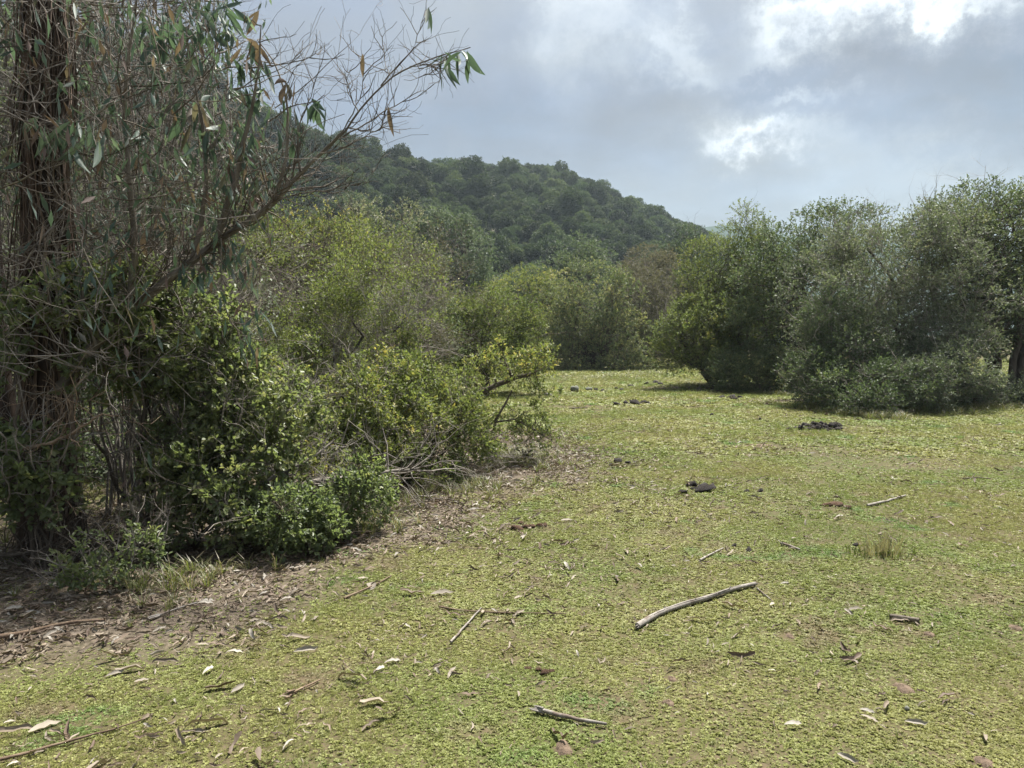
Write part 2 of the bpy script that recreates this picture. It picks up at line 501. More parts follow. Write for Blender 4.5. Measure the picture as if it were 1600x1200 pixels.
M['ground'] = turf_mat('turf_and_soil', False)
M['cover'] = turf_mat('low_herb_leaf', True)
M['long_grass'] = leaf_mat('long_grass_blade', [(0, (0.080, 0.105, 0.030)), (0.5, (0.125, 0.145, 0.046)), (0.75, (0.175, 0.155, 0.085)), (1, (0.23, 0.195, 0.14))], 0.5, 0.35)

# ------------------------------------------------------------------ ground
LITTER_LINE = [gnd(-250, 1130), gnd(0, 1045), gnd(200, 1005), gnd(340, 955), gnd(500, 905), gnd(600, 850), gnd(700, 800), gnd(860, 745), gnd(890, 715), gnd(860, 690), gnd(780, 672)]


def litter_sd(x, y):
    """signed distance to the litter edge, positive inside (left of the line, under the shrubs)"""
    x = np.asarray(x, float); y = np.asarray(y, float)
    best = np.full(x.shape, 1e9); sg = np.zeros(x.shape)
    for a, b in zip(LITTER_LINE[:-1], LITTER_LINE[1:]):
        dx, dy = b[0]-a[0], b[1]-a[1]
        t = np.clip(((x-a[0])*dx+(y-a[1])*dy)/(dx*dx+dy*dy), 0, 1)
        d = np.hypot(x-a[0]-t*dx, y-a[1]-t*dy)
        s = np.sign(dx*(y-a[1])-dy*(x-a[0]))
        up = d < best
        best = np.where(up, d, best); sg = np.where(up, s, sg)
    return best*sg


def litter_mask(x, y):
    s = litter_sd(x, y)+0.22+1.2*(fbm2(x, y, 1.3, 3, 21)-0.5)
    m = sstep(-0.40, 0.50, s)
    m = m*(1-0.6*sstep(3.0, 5.0, s))
    # bare brown earth under the trees across the clearing
    for (px, py, r) in ((1100, 606, 2.2), (1200, 612, 1.6), (1240, 625, 1.2)):
        c = gnd(px, py)
        m = np.maximum(m, 0.75*(1-sstep(0.4, 1.0, np.hypot((x-c[0])/1.6, y-c[1])/r+0.5*(fbm2(x, y, 1.1, 2, 5)-0.5))))
    return m


def axis(lo, hi, step, far, g=1.16):
    a = list(np.arange(lo, hi+1e-6, step))
    s, v = step, hi
    while v < far: s *= g; v += s; a.append(v)
    s, v = step, lo
    while v > -far: s *= g; v -= s; a.insert(0, v)
    return np.array(a)


def make_ground():
    xs = axis(-8, 9, 0.10, 1400); ys = axis(1.5, 22, 0.12, 1400)
    X, Y = np.meshgrid(xs, ys)
    Z = ground_z(X, Y)
    V = np.stack([X, Y, Z], -1).reshape(-1, 3)
    nx, ny = len(xs), len(ys)
    i = np.arange(ny-1)[:, None]*nx; j = np.arange(nx-1)[None, :]
    f = np.stack([i+j, i+j+1, i+nx+j+1, i+nx+j], -1).reshape(-1, 4)
    g = Geo(); g.add(V, f)
    o = g.build('ground', M['ground'], smooth=True)
    a = o.data.attributes.new('litter', 'FLOAT', 'POINT')
    a.data.foreach_set('value', litter_mask(V[:, 0], V[:, 1]).astype(np.float32))
    tag(o, kind='structure')


make_ground()

# ------------------------------------------------------------------ hills
RIDGE = [(-900, 60), (-300, 40), (0, 70), (150, 95), (290, 128), (360, 165), (420, 200), (480, 222), (530, 238), (600, 258), (680, 276), (720, 270), (800, 272), (870, 280), (920, 296),
         (980, 324), (1040, 352), (1085, 372), (1130, 398), (1180, 430), (1260, 470), (1400, 510), (1700, 530)]
RX = np.array([math.atan2((p[0]-800)/F, 1) for p in RIDGE])
RY = np.array([(525-p[1])/F for p in RIDGE])
R0, R1 = 78.0, 235.0


def hill_z(x, y):
    """height of the wooded hill; its ridge stands R1 metres off"""
    az = np.arctan2(x, y); d = np.hypot(x, y)
    el = np.interp(az, RX, RY)
    ridge = R1+30*np.sin(az*5.0)+14*np.sin(az*13+1)
    top = el*ridge*np.cos(az)**0.5+CAM_H-2.2
    t = np.clip((d-R0)/(ridge-R0), 0, None)
    up = np.where(t < 1, 0.55*t+0.45*t*t*(3-2*t), np.maximum(1-0.9*(t-1), 0)**1.2)
    z = top*up
    z = z+np.clip(t, 0, 1)*6.0*(fbm2(x, y, 0.022, 3, 31)-0.5)*np.clip(1.25-t, 0.15, 1)
    return np.where(d < R0-2, -1.5, z-0.3)


def make_hill():
    m, n, l = newmat('hill_soil')
    b = n.new('ShaderNodeBsdfPrincipled'); b.inputs['Roughness'].default_value = 0.95
    t = n.new('ShaderNodeTexNoise'); t.inputs['Scale'].default_value = 0.4; t.inputs['Detail'].default_value = 5
    g_ = n.new('ShaderNodeNewGeometry'); l.new(g_.outputs['Position'], t.inputs['Vector'])
    rp = ramp_node(n, [(0.35, (0.035, 0.042, 0.022)), (0.65, (0.085, 0.080, 0.045))]); l.new(t.outputs['Fac'], rp.inputs[0])
    l.new(rp.outputs[0], b.inputs['Base Color'])
    o_ = n.new('ShaderNodeOutputMaterial'); l.new(b.outputs[0], o_.inputs['Surface'])
    M['hill'] = m
    az = np.linspace(R(-80), R(42), 170); dd = np.linspace(R0-3, 430, 90)
    A, D = np.meshgrid(az, dd)
    X, Y = np.sin(A)*D, np.cos(A)*D
    Z = hill_z(X, Y)
    Z[0, :] = -1.0
    V = np.stack([X, Y, Z], -1).reshape(-1, 3)
    nx, ny = len(az), len(dd)
    i = np.arange(ny-1)[:, None]*nx; j = np.arange(nx-1)[None, :]
    f = np.stack([i+j, i+j+1, i+nx+j+1, i+nx+j], -1).reshape(-1, 4)
    g = Geo(); g.add(V, f)
    tag(g.build('hill', m, smooth=True), kind='structure')
    # the far blue hill that shows in the notch
    prof = [(700, 420), (900, 395), (1000, 372), (1070, 360), (1105, 352), (1135, 350), (1165, 356), (1210, 366), (1300, 372), (1450, 380), (1700, 400), (2100, 440)]
    pa = np.array([math.atan((p[0]-800)/F) for p in prof]); pe = np.array([(525-p[1])/F for p in prof])
    az = np.linspace(pa[0], pa[-1], 240); dd = np.linspace(640, 1250, 24)
    A, D = np.meshgrid(az, dd)
    X, Y = np.sin(A)*D, np.cos(A)*D
    el = np.interp(A, pa, pe)
    t = (D-640)/(900-640)
    up = np.where(t < 1, t*t*(3-2*t), np.maximum(1-0.8*(t-1), 0))
    Z = el*900*np.cos(A)*up+7.0*(fbm2(X, Y, 0.05, 3, 8)-0.5)*np.clip(t, 0, 1)-0.5
    V = np.stack([X, Y, Z], -1).reshape(-1, 3)
    nx, ny = len(az), len(dd)
    i = np.arange(ny-1)[:, None]*nx; j = np.arange(nx-1)[None, :]
    f = np.stack([i+j, i+j+1, i+nx+j+1, i+nx+j], -1).reshape(-1, 4)
    mf, n, l = newmat('far_wood')
    b = n.new('ShaderNodeBsdfPrincipled'); b.inputs['Roughness'].default_value = 0.95; b.inputs['Base Color'].default_value = (0.030, 0.048, 0.032, 1); b.inputs['Specular IOR Level'].default_value = 0.0
    o_ = n.new('ShaderNodeOutputMaterial'); l.new(b.outputs[0], o_.inputs['Surface'])
    g = Geo(); g.add(V, f)
    tag(g.build('hill', mf, smooth=True), kind='structure')


make_hill()


# ------------------------------------------------------------------ scattering by geometry nodes (stuff only)
def scatter(name, P, ROT, S, IDX, protos):
    me = bpy.data.meshes.new(name)
    me.vertices.add(len(P)); me.vertices.foreach_set('co', np.asarray(P, np.float32).ravel())
    a = me.attributes.new('rot', 'FLOAT_VECTOR', 'POINT'); a.data.foreach_set('vector', np.asarray(ROT, np.float32).ravel())
    a = me.attributes.new('scl', 'FLOAT', 'POINT'); a.data.foreach_set('value', np.asarray(S, np.float32))
    a = me.attributes.new('idx', 'INT', 'POINT'); a.data.foreach_set('value', np.asarray(IDX, np.int32))
    o = bpy.data.objects.new(name, me); col.objects.link(o)
    ng = bpy.data.node_groups.new(name, 'GeometryNodeTree')
    ng.interface.new_socket('Geometry', in_out='INPUT', socket_type='NodeSocketGeometry')
    ng.interface.new_socket('Geometry', in_out='OUTPUT', socket_type='NodeSocketGeometry')
    n, l = ng.nodes, ng.links
    gi, go = n.new('NodeGroupInput'), n.new('NodeGroupOutput')
    j = n.new('GeometryNodeJoinGeometry')

    def na(nm, ty):
        x = n.new('GeometryNodeInputNamedAttribute'); x.data_type = ty; x.inputs[0].default_value = nm
        return x.outputs[0]
    rot, scl, idx = na('rot', 'FLOAT_VECTOR'), na('scl', 'FLOAT'), na('idx', 'INT')
    for k, pr in enumerate(protos):
        oi = n.new('GeometryNodeObjectInfo'); oi.inputs['Object'].default_value = pr
        oi.inputs['As Instance'].default_value = False
        cmp_ = n.new('FunctionNodeCompare'); cmp_.data_type = 'INT'; cmp_.operation = 'EQUAL'
        l.new(idx, cmp_.inputs[2]); cmp_.inputs[3].default_value = k
        ip = n.new('GeometryNodeInstanceOnPoints')
        l.new(gi.outputs[0], ip.inputs['Points']); l.new(cmp_.outputs[0], ip.inputs['Selection'])
        l.new(oi.outputs['Geometry'], ip.inputs['Instance'])
        l.new(rot, ip.inputs['Rotation']); l.new(scl, ip.inputs['Scale'])
        l.new(ip.outputs[0], j.inputs[0])
    l.new(j.outputs[0], go.inputs[0])
    md = o.modifiers.new('scatter', 'NODES'); md.node_group = ng
    for pr in protos:
        for m in pr.data.materials:
            if m.name not in o.data.materials: o.data.materials.append(m)
    return tag(o, kind='stuff')


def proto(geo, name, mats):
    return bpy.data.objects.new(name, geo.mesh(name, mats))     # never linked to the scene


# ------------------------------------------------------------------ trees
def randdir(r, n):
    return nrm(r.normal(size=(n, 3)))


def bez(r, a, b, n=7, sag=0.15, wob=0.03, rise=0.5):
    """wandering path from a to b that leaves a upward"""
    a, b = np.asarray(a, float), np.asarray(b, float)
    L = np.linalg.norm(b-a)
    c = a+(b-a)*0.45+np.array((0, 0, rise*L*0.35))+r.normal(size=3)*L*sag*0.5
    t = np.linspace(0, 1, n)[:, None]
    p = (1-t)**2*a+2*t*(1-t)*c+t*t*b
    w = r.normal(size=(n, 3))*wob*L; w[0] = 0; w[-1] = 0
    return p+w


def grow(r, p, d, L, rad, lvl, out, tips, split=3, wander=0.28, up=0.15, ratio=0.62, spread=0.8, seg=5):
    """recursive bare branching; out gets (points, radii), tips gets (point, direction)"""
    n = seg+1
    P = [np.asarray(p, float)]; d = nrm(np.asarray(d, float)); ds = [d]
    for k in range(seg):
        d = nrm(d+r.normal(size=3)*wander+np.array((0, 0, up)))
        P.append(P[-1]+d*L/seg); ds.append(d)
    P = np.array(P)
    out.append((P, np.linspace(rad, rad*0.45, n), lvl))
    if lvl == 0:
        tips.append((P[-1], d)); tips.append((P[n//2], ds[n//2]))
        return
    for k in range(split+(1 if r.rand() < 0.4 else 0)):
        i = r.randint(max(1, seg//3), n)
        nd = nrm(ds[i]+randdir(r, 1)[0]*spread)
        grow(r, P[i], nd, L*ratio*r.uniform(0.7, 1.15), rad*(1-0.55*i/seg)*0.62, lvl-1, out, tips, split, wander, up, ratio, spread, max(3, seg-1))


def crown(r, blobs, cr, dens, per, leaf, geo, wood, hi=False, m=8, tint=0.5, tvar=0.22, inner=0.35, twig=0.5, minz=0.04, hang=0.0, gap=0.0, bottom=-0.55, keep=None, sprig=0.16, mat=0):
    """leafy crown: clumps over the surface of every blob, sprigs over every clump, m leaves a sprig.
    blobs: list of (centre, radii). Returns the clump centres."""
    C, O, T = [], [], []
    for bi, (c, rr) in enumerate(blobs):
        c, rr = np.asarray(c, float), np.asarray(rr, float)
        area = 4*math.pi*((rr[0]*rr[1])**1.6/3+(rr[0]*rr[2])**1.6/3+(rr[1]*rr[2])**1.6/3)**(1/1.6)
        n = max(5, int(dens*area/(cr*cr)))
        d = randdir(r, int(n*1.5)); d = d[d[:, 2] > bottom][:n]
        p = c+d*rr*r.uniform(0.80, 1.06, (len(d), 1))
        ni = int(n*inner)
        di = randdir(r, ni)
        pi_ = c+di*rr*r.uniform(0.3, 0.72, (ni, 1))
        p = np.concatenate([p, pi_]); d = np.concatenate([d, di])
        ok = np.ones(len(p), bool)
        for bj, (c2, r2) in enumerate(blobs):
            if bj != bi: ok &= ~((np.linalg.norm((p-c2)/r2, axis=1) < 0.66) & (r.rand(len(p)) < 0.8))
        if gap: ok &= vnoise(p/(cr*2.4)+bi*3.1, 77) > gap
        C.append(p[ok]); O.append(d[ok])
    C = np.concatenate(C); O = np.concatenate(O)
    n = len(C)
    ctint = tint+tvar*r.normal(size=n)*0.6
    crr = cr*r.uniform(0.65, 1.35, n)
    # sprigs
    S = np.repeat(np.arange(n), per)
    d = nrm(randdir(r, len(S))+O[S]*0.55+np.array((0, 0, 0.12)))
    p = C[S]+d*(crr[S]*r.rand(len(S))**0.45)[:, None]*np.array((1, 1, 0.8))
    ok = p[:, 2] > ground_z(p[:, 0], p[:, 1])+minz
    if keep is not None: ok &= keep(p)
    S, d, p = S[ok], d[ok], p[ok]
    ax = nrm(d+r.normal(size=d.shape)*0.35+np.array((0, 0, 0.25-hang)))
    st = ctint[S]+r.normal(size=len(S))*tvar*0.5
    if wood is not None and twig > 0:
        kk = r.rand(len(S)) < twig
        a = C[S][kk]*0.35+p[kk]*0.65
        wood.sticks(a, p[kk]+ax[kk]*sprig*0.8, 0.0045*leaf[0]/0.05, 0.0018*leaf[0]/0.05, r.rand(kk.sum()))
    Q = np.repeat(np.arange(len(S)), m)
    u = r.rand(len(Q))
    LP = p[Q]+ax[Q]*(u*sprig)[:, None]
    rad = randdir(r, len(Q))
    LD = nrm(rad+ax[Q]*(0.55+0.5*u)[:, None]+np.array((0, 0, -hang*1.8)))
    LN = nrm(randdir(r, len(Q))+np.array((0, 0, 0.7))+d[Q]*0.4)
    LL = leaf[0]*r.uniform(0.65, 1.25, len(Q)); LW = leaf[1]*r.uniform(0.75, 1.2, len(Q))
    lt = np.clip(st[Q]+r.normal(size=len(Q))*tvar*0.6, 0.01, 0.99)
    return C, (LP, LD, LN, LL, LW, lt)


def blobs_px(spec, depth_k=0.9):
    """(px, py, D, rx px, ry px[, depth radius m]) -> world ellipsoids"""
    out = []
    for s in spec:
        px, py, D, rx, ry = s[:5]
        c = at(px, py, D); k = D/F
        rd = s[5] if len(s) > 5 else depth_k*rx*k
        out.append((c, np.array((rx*k, rd, ry*k))))
    return out


TREES = 0


def leafy_tree(name, label, cat, base, spec, mat, cr=0.5, dens=0.55, per=26, leaf=(0.05, 0.022), m=8, seed=1, stems=3, rad=0.07, hi=False, bark='bark', twigmat='twig_dark', bare=0, bare_len=1.2,
               group=None, own=0, wander=1.0, lean=None, leaf_name='leaf', **kw):
    """thing > trunk, branches, foliage (and the nearest leaves one by one when own > 0)"""
    r = rs(seed)
    blobs = blobs_px(spec) if not isinstance(spec[0][0], np.ndarray) else spec
    base = np.asarray(base, float)
    th = empty(name, base, label, cat, group)
    trunk, wood, fol = Geo(), Geo(), Geo()
    C, lv = crown(r, blobs, cr, dens, per, leaf, fol, wood, hi=hi, m=m, **kw)
    # stems to the blobs
    limbs = []
    order = list(range(len(blobs)))
    for k in range(max(stems, len(order))):
        c, rr = blobs[order[k % len(order)]]
        tgt = c+r.normal(size=3)*rr*0.25
        st = base+np.array((r.normal()*rad*1.5, r.normal()*rad*1.5, -0.05))
        P = bez(r, st, tgt, 9, 0.22*wander, 0.02*wander, 0.6)
        rr0 = rad*r.uniform(0.6, 1.0)
        trunk.tube(P, np.linspace(rr0, rr0*0.35, 9), 7, r.uniform(0.3, 0.7), wob=0.25, rng=r)
        limbs.append((P, rr0))
    # limbs to the clumps
    pick = r.permutation(len(C))[:max(12, int(len(C)*0.6))]
    for i in pick:
        P, rr0 = limbs[r.randint(len(limbs))]
        ds = np.linalg.norm(P-C[i], axis=1)+np.maximum(P[:, 2]-C[i][2], 0)
        k = int(np.argmin(ds)); k = max(2, min(k, 8))
        Q = bez(r, P[k], C[i], 6, 0.3, 0.03, 0.25)
        wood.tube(Q, np.linspace(rr0*0.28, rr0*0.07, 6), 4, r.rand(), cap=False)
    # dead bare twigs poking through
    if bare:
        for i in r.permutation(len(C))[:bare]:
            o_, t_ = [], []
            d = nrm(C[i]-base)+r.normal(size=3)*0.5
            grow(r, C[i], d, bare_len*r.uniform(0.6, 1.2), 0.008*leaf[0]/0.05, 2, o_, t_, 3, 0.3, 0.08)
            for P, rr, lvl in o_: wood.tube(P, rr, 3, 0.55+0.45*r.rand(), cap=False)
    trunk.build('trunk', M[bark], th, smooth=True)
    wood.build('branches', M[twigmat], th)
    LP, LD, LN, LL, LW, lt = lv
    if own:
        seen = np.linalg.norm(LP-np.array((0, 0, CAM_H)), axis=1)-0.02*LL/leaf[0]
        o_ = np.argsort(seen)
        # spread the leaves that are objects over the near side of the crown
        cand = o_[:own*14]
        sel = r.permutation(cand)[:own]
        mask = np.ones(len(LP), bool); mask[sel] = False
        place_leaves(r, LP[sel], LD[sel], LN[sel], LL[sel], LW[sel], lt[sel], mat, th, leaf_name)
        LP, LD, LN, LL, LW, lt = (x[mask] for x in lv)
    fol.leaves(LP, LD, LN, LL, LW, lt, hi)
    tag(fol.build('foliage', M[mat], th), kind='stuff')
    return th


_leafmesh = {}


def place_leaves(r, P, D, N, L, W, T, mat, parent, name='leaf', shape='oval'):
    """single leaves, each an object; ten tints of one mesh shared"""
    from mathutils import Matrix
    D = nrm(D); S = nrm(np.cross(D, N)); N = np.cross(S, D)
    off = np.array(parent.location) if parent else np.zeros(3)
    for i in range(len(P)):
        k = (mat, shape, int(T[i]*9.99))
        if k not in _leafmesh:
            g = Geo()
            if shape == 'oval':
                g.leaves(np.zeros((1, 3)), np.array([[0, 1.0, 0]]), np.array([[0, 0, 1.0]]), 1.0, 1.0, (k[2]+0.5)/10, True)
            _leafmesh[k] = g.mesh(name, M[mat])
        o = bpy.data.objects.new(name, _leafmesh[k]); col.objects.link(o)
        o.parent = parent
        mt = Matrix(((S[i][0]*W[i], D[i][0]*L[i], N[i][0]*W[i], P[i][0]-off[0]), (S[i][1]*W[i], D[i][1]*L[i], N[i][1]*W[i], P[i][1]-off[1]),
                     (S[i][2]*W[i], D[i][2]*L[i], N[i][2]*W[i], P[i][2]-off[2]), (0, 0, 0, 1)))
        o.matrix_local = mt


def bare_tree(name, label, cat, base, tops, mat, seed, rad=0.05, lvl=3, bark='twig', leaves=0.4, leaf=(0.04, 0.018), tint=0.5, m=5, split=3, L=None, spread=0.85, bark2=None, hang=0.0, group=None, up=0.1):
    """twiggy, thinly leaved tree: stems to the given tops with recursive twigs"""
    r = rs(seed)
    base = np.asarray(base, float)
    th = empty(name, base, label, cat, group)
    trunk, wood, fol = Geo(), Geo(), Geo()
    tips = []
    for tp in tops:
        P = bez(r, base+np.array((r.normal()*rad, r.normal()*rad, -0.05)), tp, 10, 0.2, 0.018, 0.5)
        trunk.tube(P, np.linspace(rad, rad*0.22, 10), 6, r.uniform(0.3, 0.7), wob=0.25, rng=r)
        H = np.linalg.norm(tp-base)
        for k in range(3, 10):
            for q in range(2):
                o_ = []
                d = nrm(P[min(k+1, 9)]-P[k-1])+randdir(r, 1)[0]*1.1
                grow(r, P[k], d, (L or 0.30*H)*r.uniform(0.6, 1.2), rad*0.32*(1-k/14), lvl-1, o_, tips, split, 0.25, up, 0.64, spread)
                for Q, rr, lv in o_: wood.tube(Q, np.maximum(rr, 0.0022), 4 if lv > 1 else 3, 0.3+0.7*r.rand(), cap=False)
    trunk.build('trunk', M[bark2 or bark], th, smooth=True)
    wood.build('branches', M[bark], th)
    if leaves > 0:
        tp = np.array([t[0] for t in tips]); td = np.array([t[1] for t in tips])
        k = vnoise(tp*1.3, seed) < leaves
        tp, td = tp[k], td[k]
        Q = np.repeat(np.arange(len(tp)), m)
        LP = tp[Q]+r.normal(size=(len(Q), 3))*0.05
        LD = nrm(td[Q]+randdir(r, len(Q))*0.9+np.array((0, 0, -hang*2)))
        LN = nrm(randdir(r, len(Q))+np.array((0, 0, 0.7)))
        lt = np.clip(tint+r.normal(size=len(Q))*0.2, 0.01, 0.99)
        ok = LP[:, 2] > ground_z(LP[:, 0], LP[:, 1])+0.03
        fol.leaves(LP[ok], LD[ok], LN[ok], leaf[0]*r.uniform(0.6, 1.2, ok.sum()), leaf[1]*r.uniform(0.7, 1.2, ok.sum()), lt[ok])
        tag(fol.build('foliage', M[mat], th), kind='stuff')
    return th


# ---- trees right of the clearing
leafy_tree('evergreen_tree', 'tall dark evergreen tree at the right edge with sunlit grass showing under its forked trunk', 'tree', foot(1572, 19.0),
           [(1580, 385, 20, 95, 75), (1660, 360, 20.5, 90, 75), (1500, 420, 19.6, 85, 70), (1600, 480, 19.3, 100, 55), (1690, 480, 19.3, 90, 80), (1545, 330, 20.5, 60, 40), (1540, 520, 18.8, 50, 40), (1630, 540, 19.0, 50, 40)],
           'leaf_dark', cr=0.46, dens=0.42, per=40, seed=11, stems=6, rad=0.13, leaf=(0.062, 0.030), tint=0.55, bare=14, gap=0.22, m=7)
leafy_tree('evergreen_tree', 'broad grey green tree full of fine dead twigs above the low bushes', 'tree', foot(1420, 18.6),
           [(1395, 415, 18.7, 100, 82), (1310, 470, 18.2, 75, 85), (1470, 470, 18.5, 95, 80), (1290, 560, 17.9, 60, 60), (1390, 520, 18.6, 120, 60), (1480, 360, 19.2, 60, 40)],
           'leaf_grey', cr=0.44, dens=0.42, per=40, gap=0.22, seed=12, stems=6, rad=0.10, leaf=(0.056, 0.026), tint=0.45, bare=90, bare_len=1.0, twigmat='twig', m=7)
leafy_tree('low_bush', 'low dark bush at the foot of the grey green tree, spilling onto the grass', 'bush', foot(1330, 16.6),
           [(1272, 600, 16.6, 40, 40), (1310, 618, 15.9, 40, 28), (1355, 620, 15.5, 52, 30), (1330, 560, 17.0, 60, 46), (1405, 612, 15.7, 46, 38), (1300, 510, 17.4, 40, 50)],
           'leaf_dark', cr=0.26, dens=0.45, per=30, gap=0.2, seed=13, stems=5, rad=0.03, leaf=(0.046, 0.022), tint=0.30, bare=40, bare_len=0.5, twigmat='twig')
leafy_tree('low_bush', 'low bush with bare grey twigs fanning from its right side, near the sunlit gap', 'bush', foot(1470, 17.0),
           [(1450, 606, 15.9, 50, 38), (1500, 592, 16.1, 50, 42), (1480, 545, 17.2, 60, 40), (1420, 580, 17.1, 60, 42), (1560, 622, 17.0, 50, 28), (1620, 630, 17.2, 50, 26)],
           'leaf_grey', cr=0.27, dens=0.45, per=28, gap=0.22, seed=14, stems=5, rad=0.03, leaf=(0.048, 0.022), tint=0.22, bare=40, bare_len=0.75, twigmat='twig')
leafy_tree('evergreen_tree', 'dark rounded tree between the yellow green tree and the grey green tree', 'tree', foot(1250, 23.0),
           [(1262, 400, 23.5, 70, 68), (1215, 470, 23, 62, 75), (1280, 480, 23, 70, 90), (1320, 380, 24, 60, 50), (1230, 560, 22.6, 50, 45), (1195, 530, 23, 50, 50), (1205, 420, 23.6, 40, 46)],
           'leaf_dark', cr=0.50, dens=0.45, per=36, seed=15, stems=4, rad=0.10, leaf=(0.066, 0.030), tint=0.45, gap=0.12)
leafy_tree('willowy_tree', 'yellow green tree with a feathery pointed top left of the dark rounded tree', 'tree', foot(1150, 25.0),
           [(1165, 375, 26, 34, 42), (1125, 425, 25.8, 48, 48), (1180, 440, 25.6, 48, 60), (1140, 500, 25.2, 72, 60), (1090, 470, 25.6, 34, 40), (1150, 560, 24.6, 46, 30)],
           'leaf_yellow', cr=0.44, dens=0.46, per=32, seed=16, stems=5, rad=0.08, leaf=(0.066, 0.026), tint=0.30, gap=0.2, bare=16)
leafy_tree('leaning_shrub', 'olive shrub bulging left on slanting stems at the mouth of the clearing', 'shrub', foot(1128, 23.6),
           [(1068, 535, 24, 42, 44), (1100, 500, 24.3, 45, 36), (1050, 555, 23.8, 24, 24), (1115, 555, 24.0, 30, 22), (1085, 565, 23.9, 26, 18)],
           'leaf_yellow', cr=0.34, per=24, seed=17, stems=9, rad=0.055, leaf=(0.060, 0.026), tint=0.36, bare=14)
leafy_tree('low_bush', 'small round dark bush on the grass between the slanting stems and the big bushes', 'bush', foot(1188, 22.0),
           [(1195, 586, 22, 48, 32), (1160, 592, 22.2, 34, 24), (1230, 585, 21.6, 36, 34), (1140, 580, 22.8, 28, 26)],
           'leaf_dark', cr=0.30, per=26, seed=18, stems=4, rad=0.03, leaf=(0.058, 0.026), tint=0.55)

# ---- trees closing the clearing
leafy_tree('evergreen_tree', 'dome shaped dark green tree closing the far end of the clearing', 'tree', foot(925, 37.0),
           [(925, 480, 38, 68, 66), (885, 530, 37.4, 45, 52), (965, 535, 37.4, 50, 50), (925, 555, 37, 60, 34), (900, 572, 36.8, 40, 18), (965, 570, 36.8, 46, 20), (870, 560, 37.2, 40, 30)],
           'leaf_dark', cr=0.55, per=24, seed=21, stems=4, rad=0.11, leaf=(0.085, 0.040), tint=0.72, m=7)
leafy_tree('bright_tree', 'light green round topped tree peeping over the left shoulder of the dark dome tree', 'tree', foot(830, 42.0),
           [(825, 465, 42, 48, 44), (855, 490, 41.5, 42, 46), (790, 500, 41.5, 40, 50)],
           'leaf_yellow', cr=0.6, per=24, seed=22, stems=3, rad=0.10, leaf=(0.09, 0.042), tint=0.55, m=7)
leafy_tree('brownish_tree', 'brownish grey twiggy tree just right of the dark dome tree', 'tree', foot(1005, 39.0),
           [(1000, 470, 40, 42, 58), (1025, 530, 39, 35, 50), (985, 540, 39, 30, 44), (1030, 560, 38.6, 34, 30), (1045, 510, 39.5, 34, 50)],
           'leaf_brown', cr=0.55, per=20, seed=23, stems=4, rad=0.10, leaf=(0.085, 0.036), tint=0.45, bare=40, bare_len=1.6, twigmat='twig')
leafy_tree('brownish_tree', 'russet seed headed tree rising behind the brownish grey tree', 'tree', foot(1012, 55.0),
           [(1010, 415, 56, 36, 26), (1030, 440, 56, 36, 40), (1000, 470, 55, 40, 50)],
           'leaf_brown', cr=0.7, per=18, seed=24, stems=3, rad=0.14, leaf=(0.12, 0.05), tint=0.75, bare=20, bare_len=1.5)
leafy_tree('hillfoot_tree', 'grey green tree with an open top standing behind the dark dome tree', 'tree', foot(905, 62.0),
           [(905, 410, 63, 36, 34), (880, 440, 62, 40, 40), (930, 440, 62, 40, 40), (905, 490, 62, 60, 50)],
           'leaf_blue', cr=0.85, per=20, seed=25, stems=3, rad=0.16, leaf=(0.15, 0.06), tint=0.7)
leafy_tree('hillfoot_tree', 'dark green tree at the foot of the hill left of the yellow green feathery tree', 'tree', foot(1070, 66.0),
           [(1075, 400, 67, 34, 40), (1050, 430, 66, 40, 40), (1095, 430, 66, 40, 50), (1070, 490, 66, 50, 50)],
           'leaf_blue', cr=0.85, per=22, seed=26, stems=3, rad=0.16, leaf=(0.15, 0.06), tint=0.35)
leafy_tree('gum_tree', 'drooping blue green gum tree with its dark stem showing below the hill', 'tree', foot(700, 55.0),
           [(690, 360, 56, 36, 36), (720, 400, 55.5, 46, 44), (660, 395, 55.5, 36, 46), (735, 440, 55, 40, 34), (690, 450, 55, 60, 40)],
           'leaf_blue', cr=0.8, per=22, seed=27, stems=4, rad=0.2, leaf=(0.17, 0.05), tint=0.65, hang=0.4, gap=0.2)
leafy_tree('bright_tree', 'small light green tree between the gum tree and the hill foot trees', 'tree', foot(800, 60.0),
           [(790, 460, 60, 50, 30), (830, 445, 61, 40, 25), (770, 490, 60, 50, 40)],
           'leaf_blue', cr=0.8, per=20, seed=28, stems=3, rad=0.13, leaf=(0.15, 0.06), tint=0.55)

# ---- trees behind the left thicket
leafy_tree('rounded_shrub', 'olive rounded shrub mass behind the yellow tipped sapling', 'shrub', foot(760, 21.0),
           [(770, 510, 21.5, 62, 56), (715, 535, 21, 55, 60), (815, 540, 21.2, 34, 44), (690, 500, 22, 45, 40), (760, 570, 20.8, 70, 36)],
           'leaf_yellow', cr=0.38, per=28, seed=31, stems=5, rad=0.07, leaf=(0.058, 0.026), tint=0.32, bare=20)
leafy_tree('yellow_green_tree', 'yellow green leafy tree over the grey twiggy trees, right of the leaning limb', 'tree', foot(470, 16.5),
           [(460, 395, 16.5, 62, 44), (400, 400, 16, 55, 45), (525, 400, 17, 62, 48), (340, 340, 15.5, 60, 34), (570, 430, 17.2, 50, 50)],
           'leaf_yellow', cr=0.36, per=24, seed=32, stems=5, rad=0.08, leaf=(0.052, 0.025), tint=0.48, gap=0.25, bare=40, bare_len=0.8)
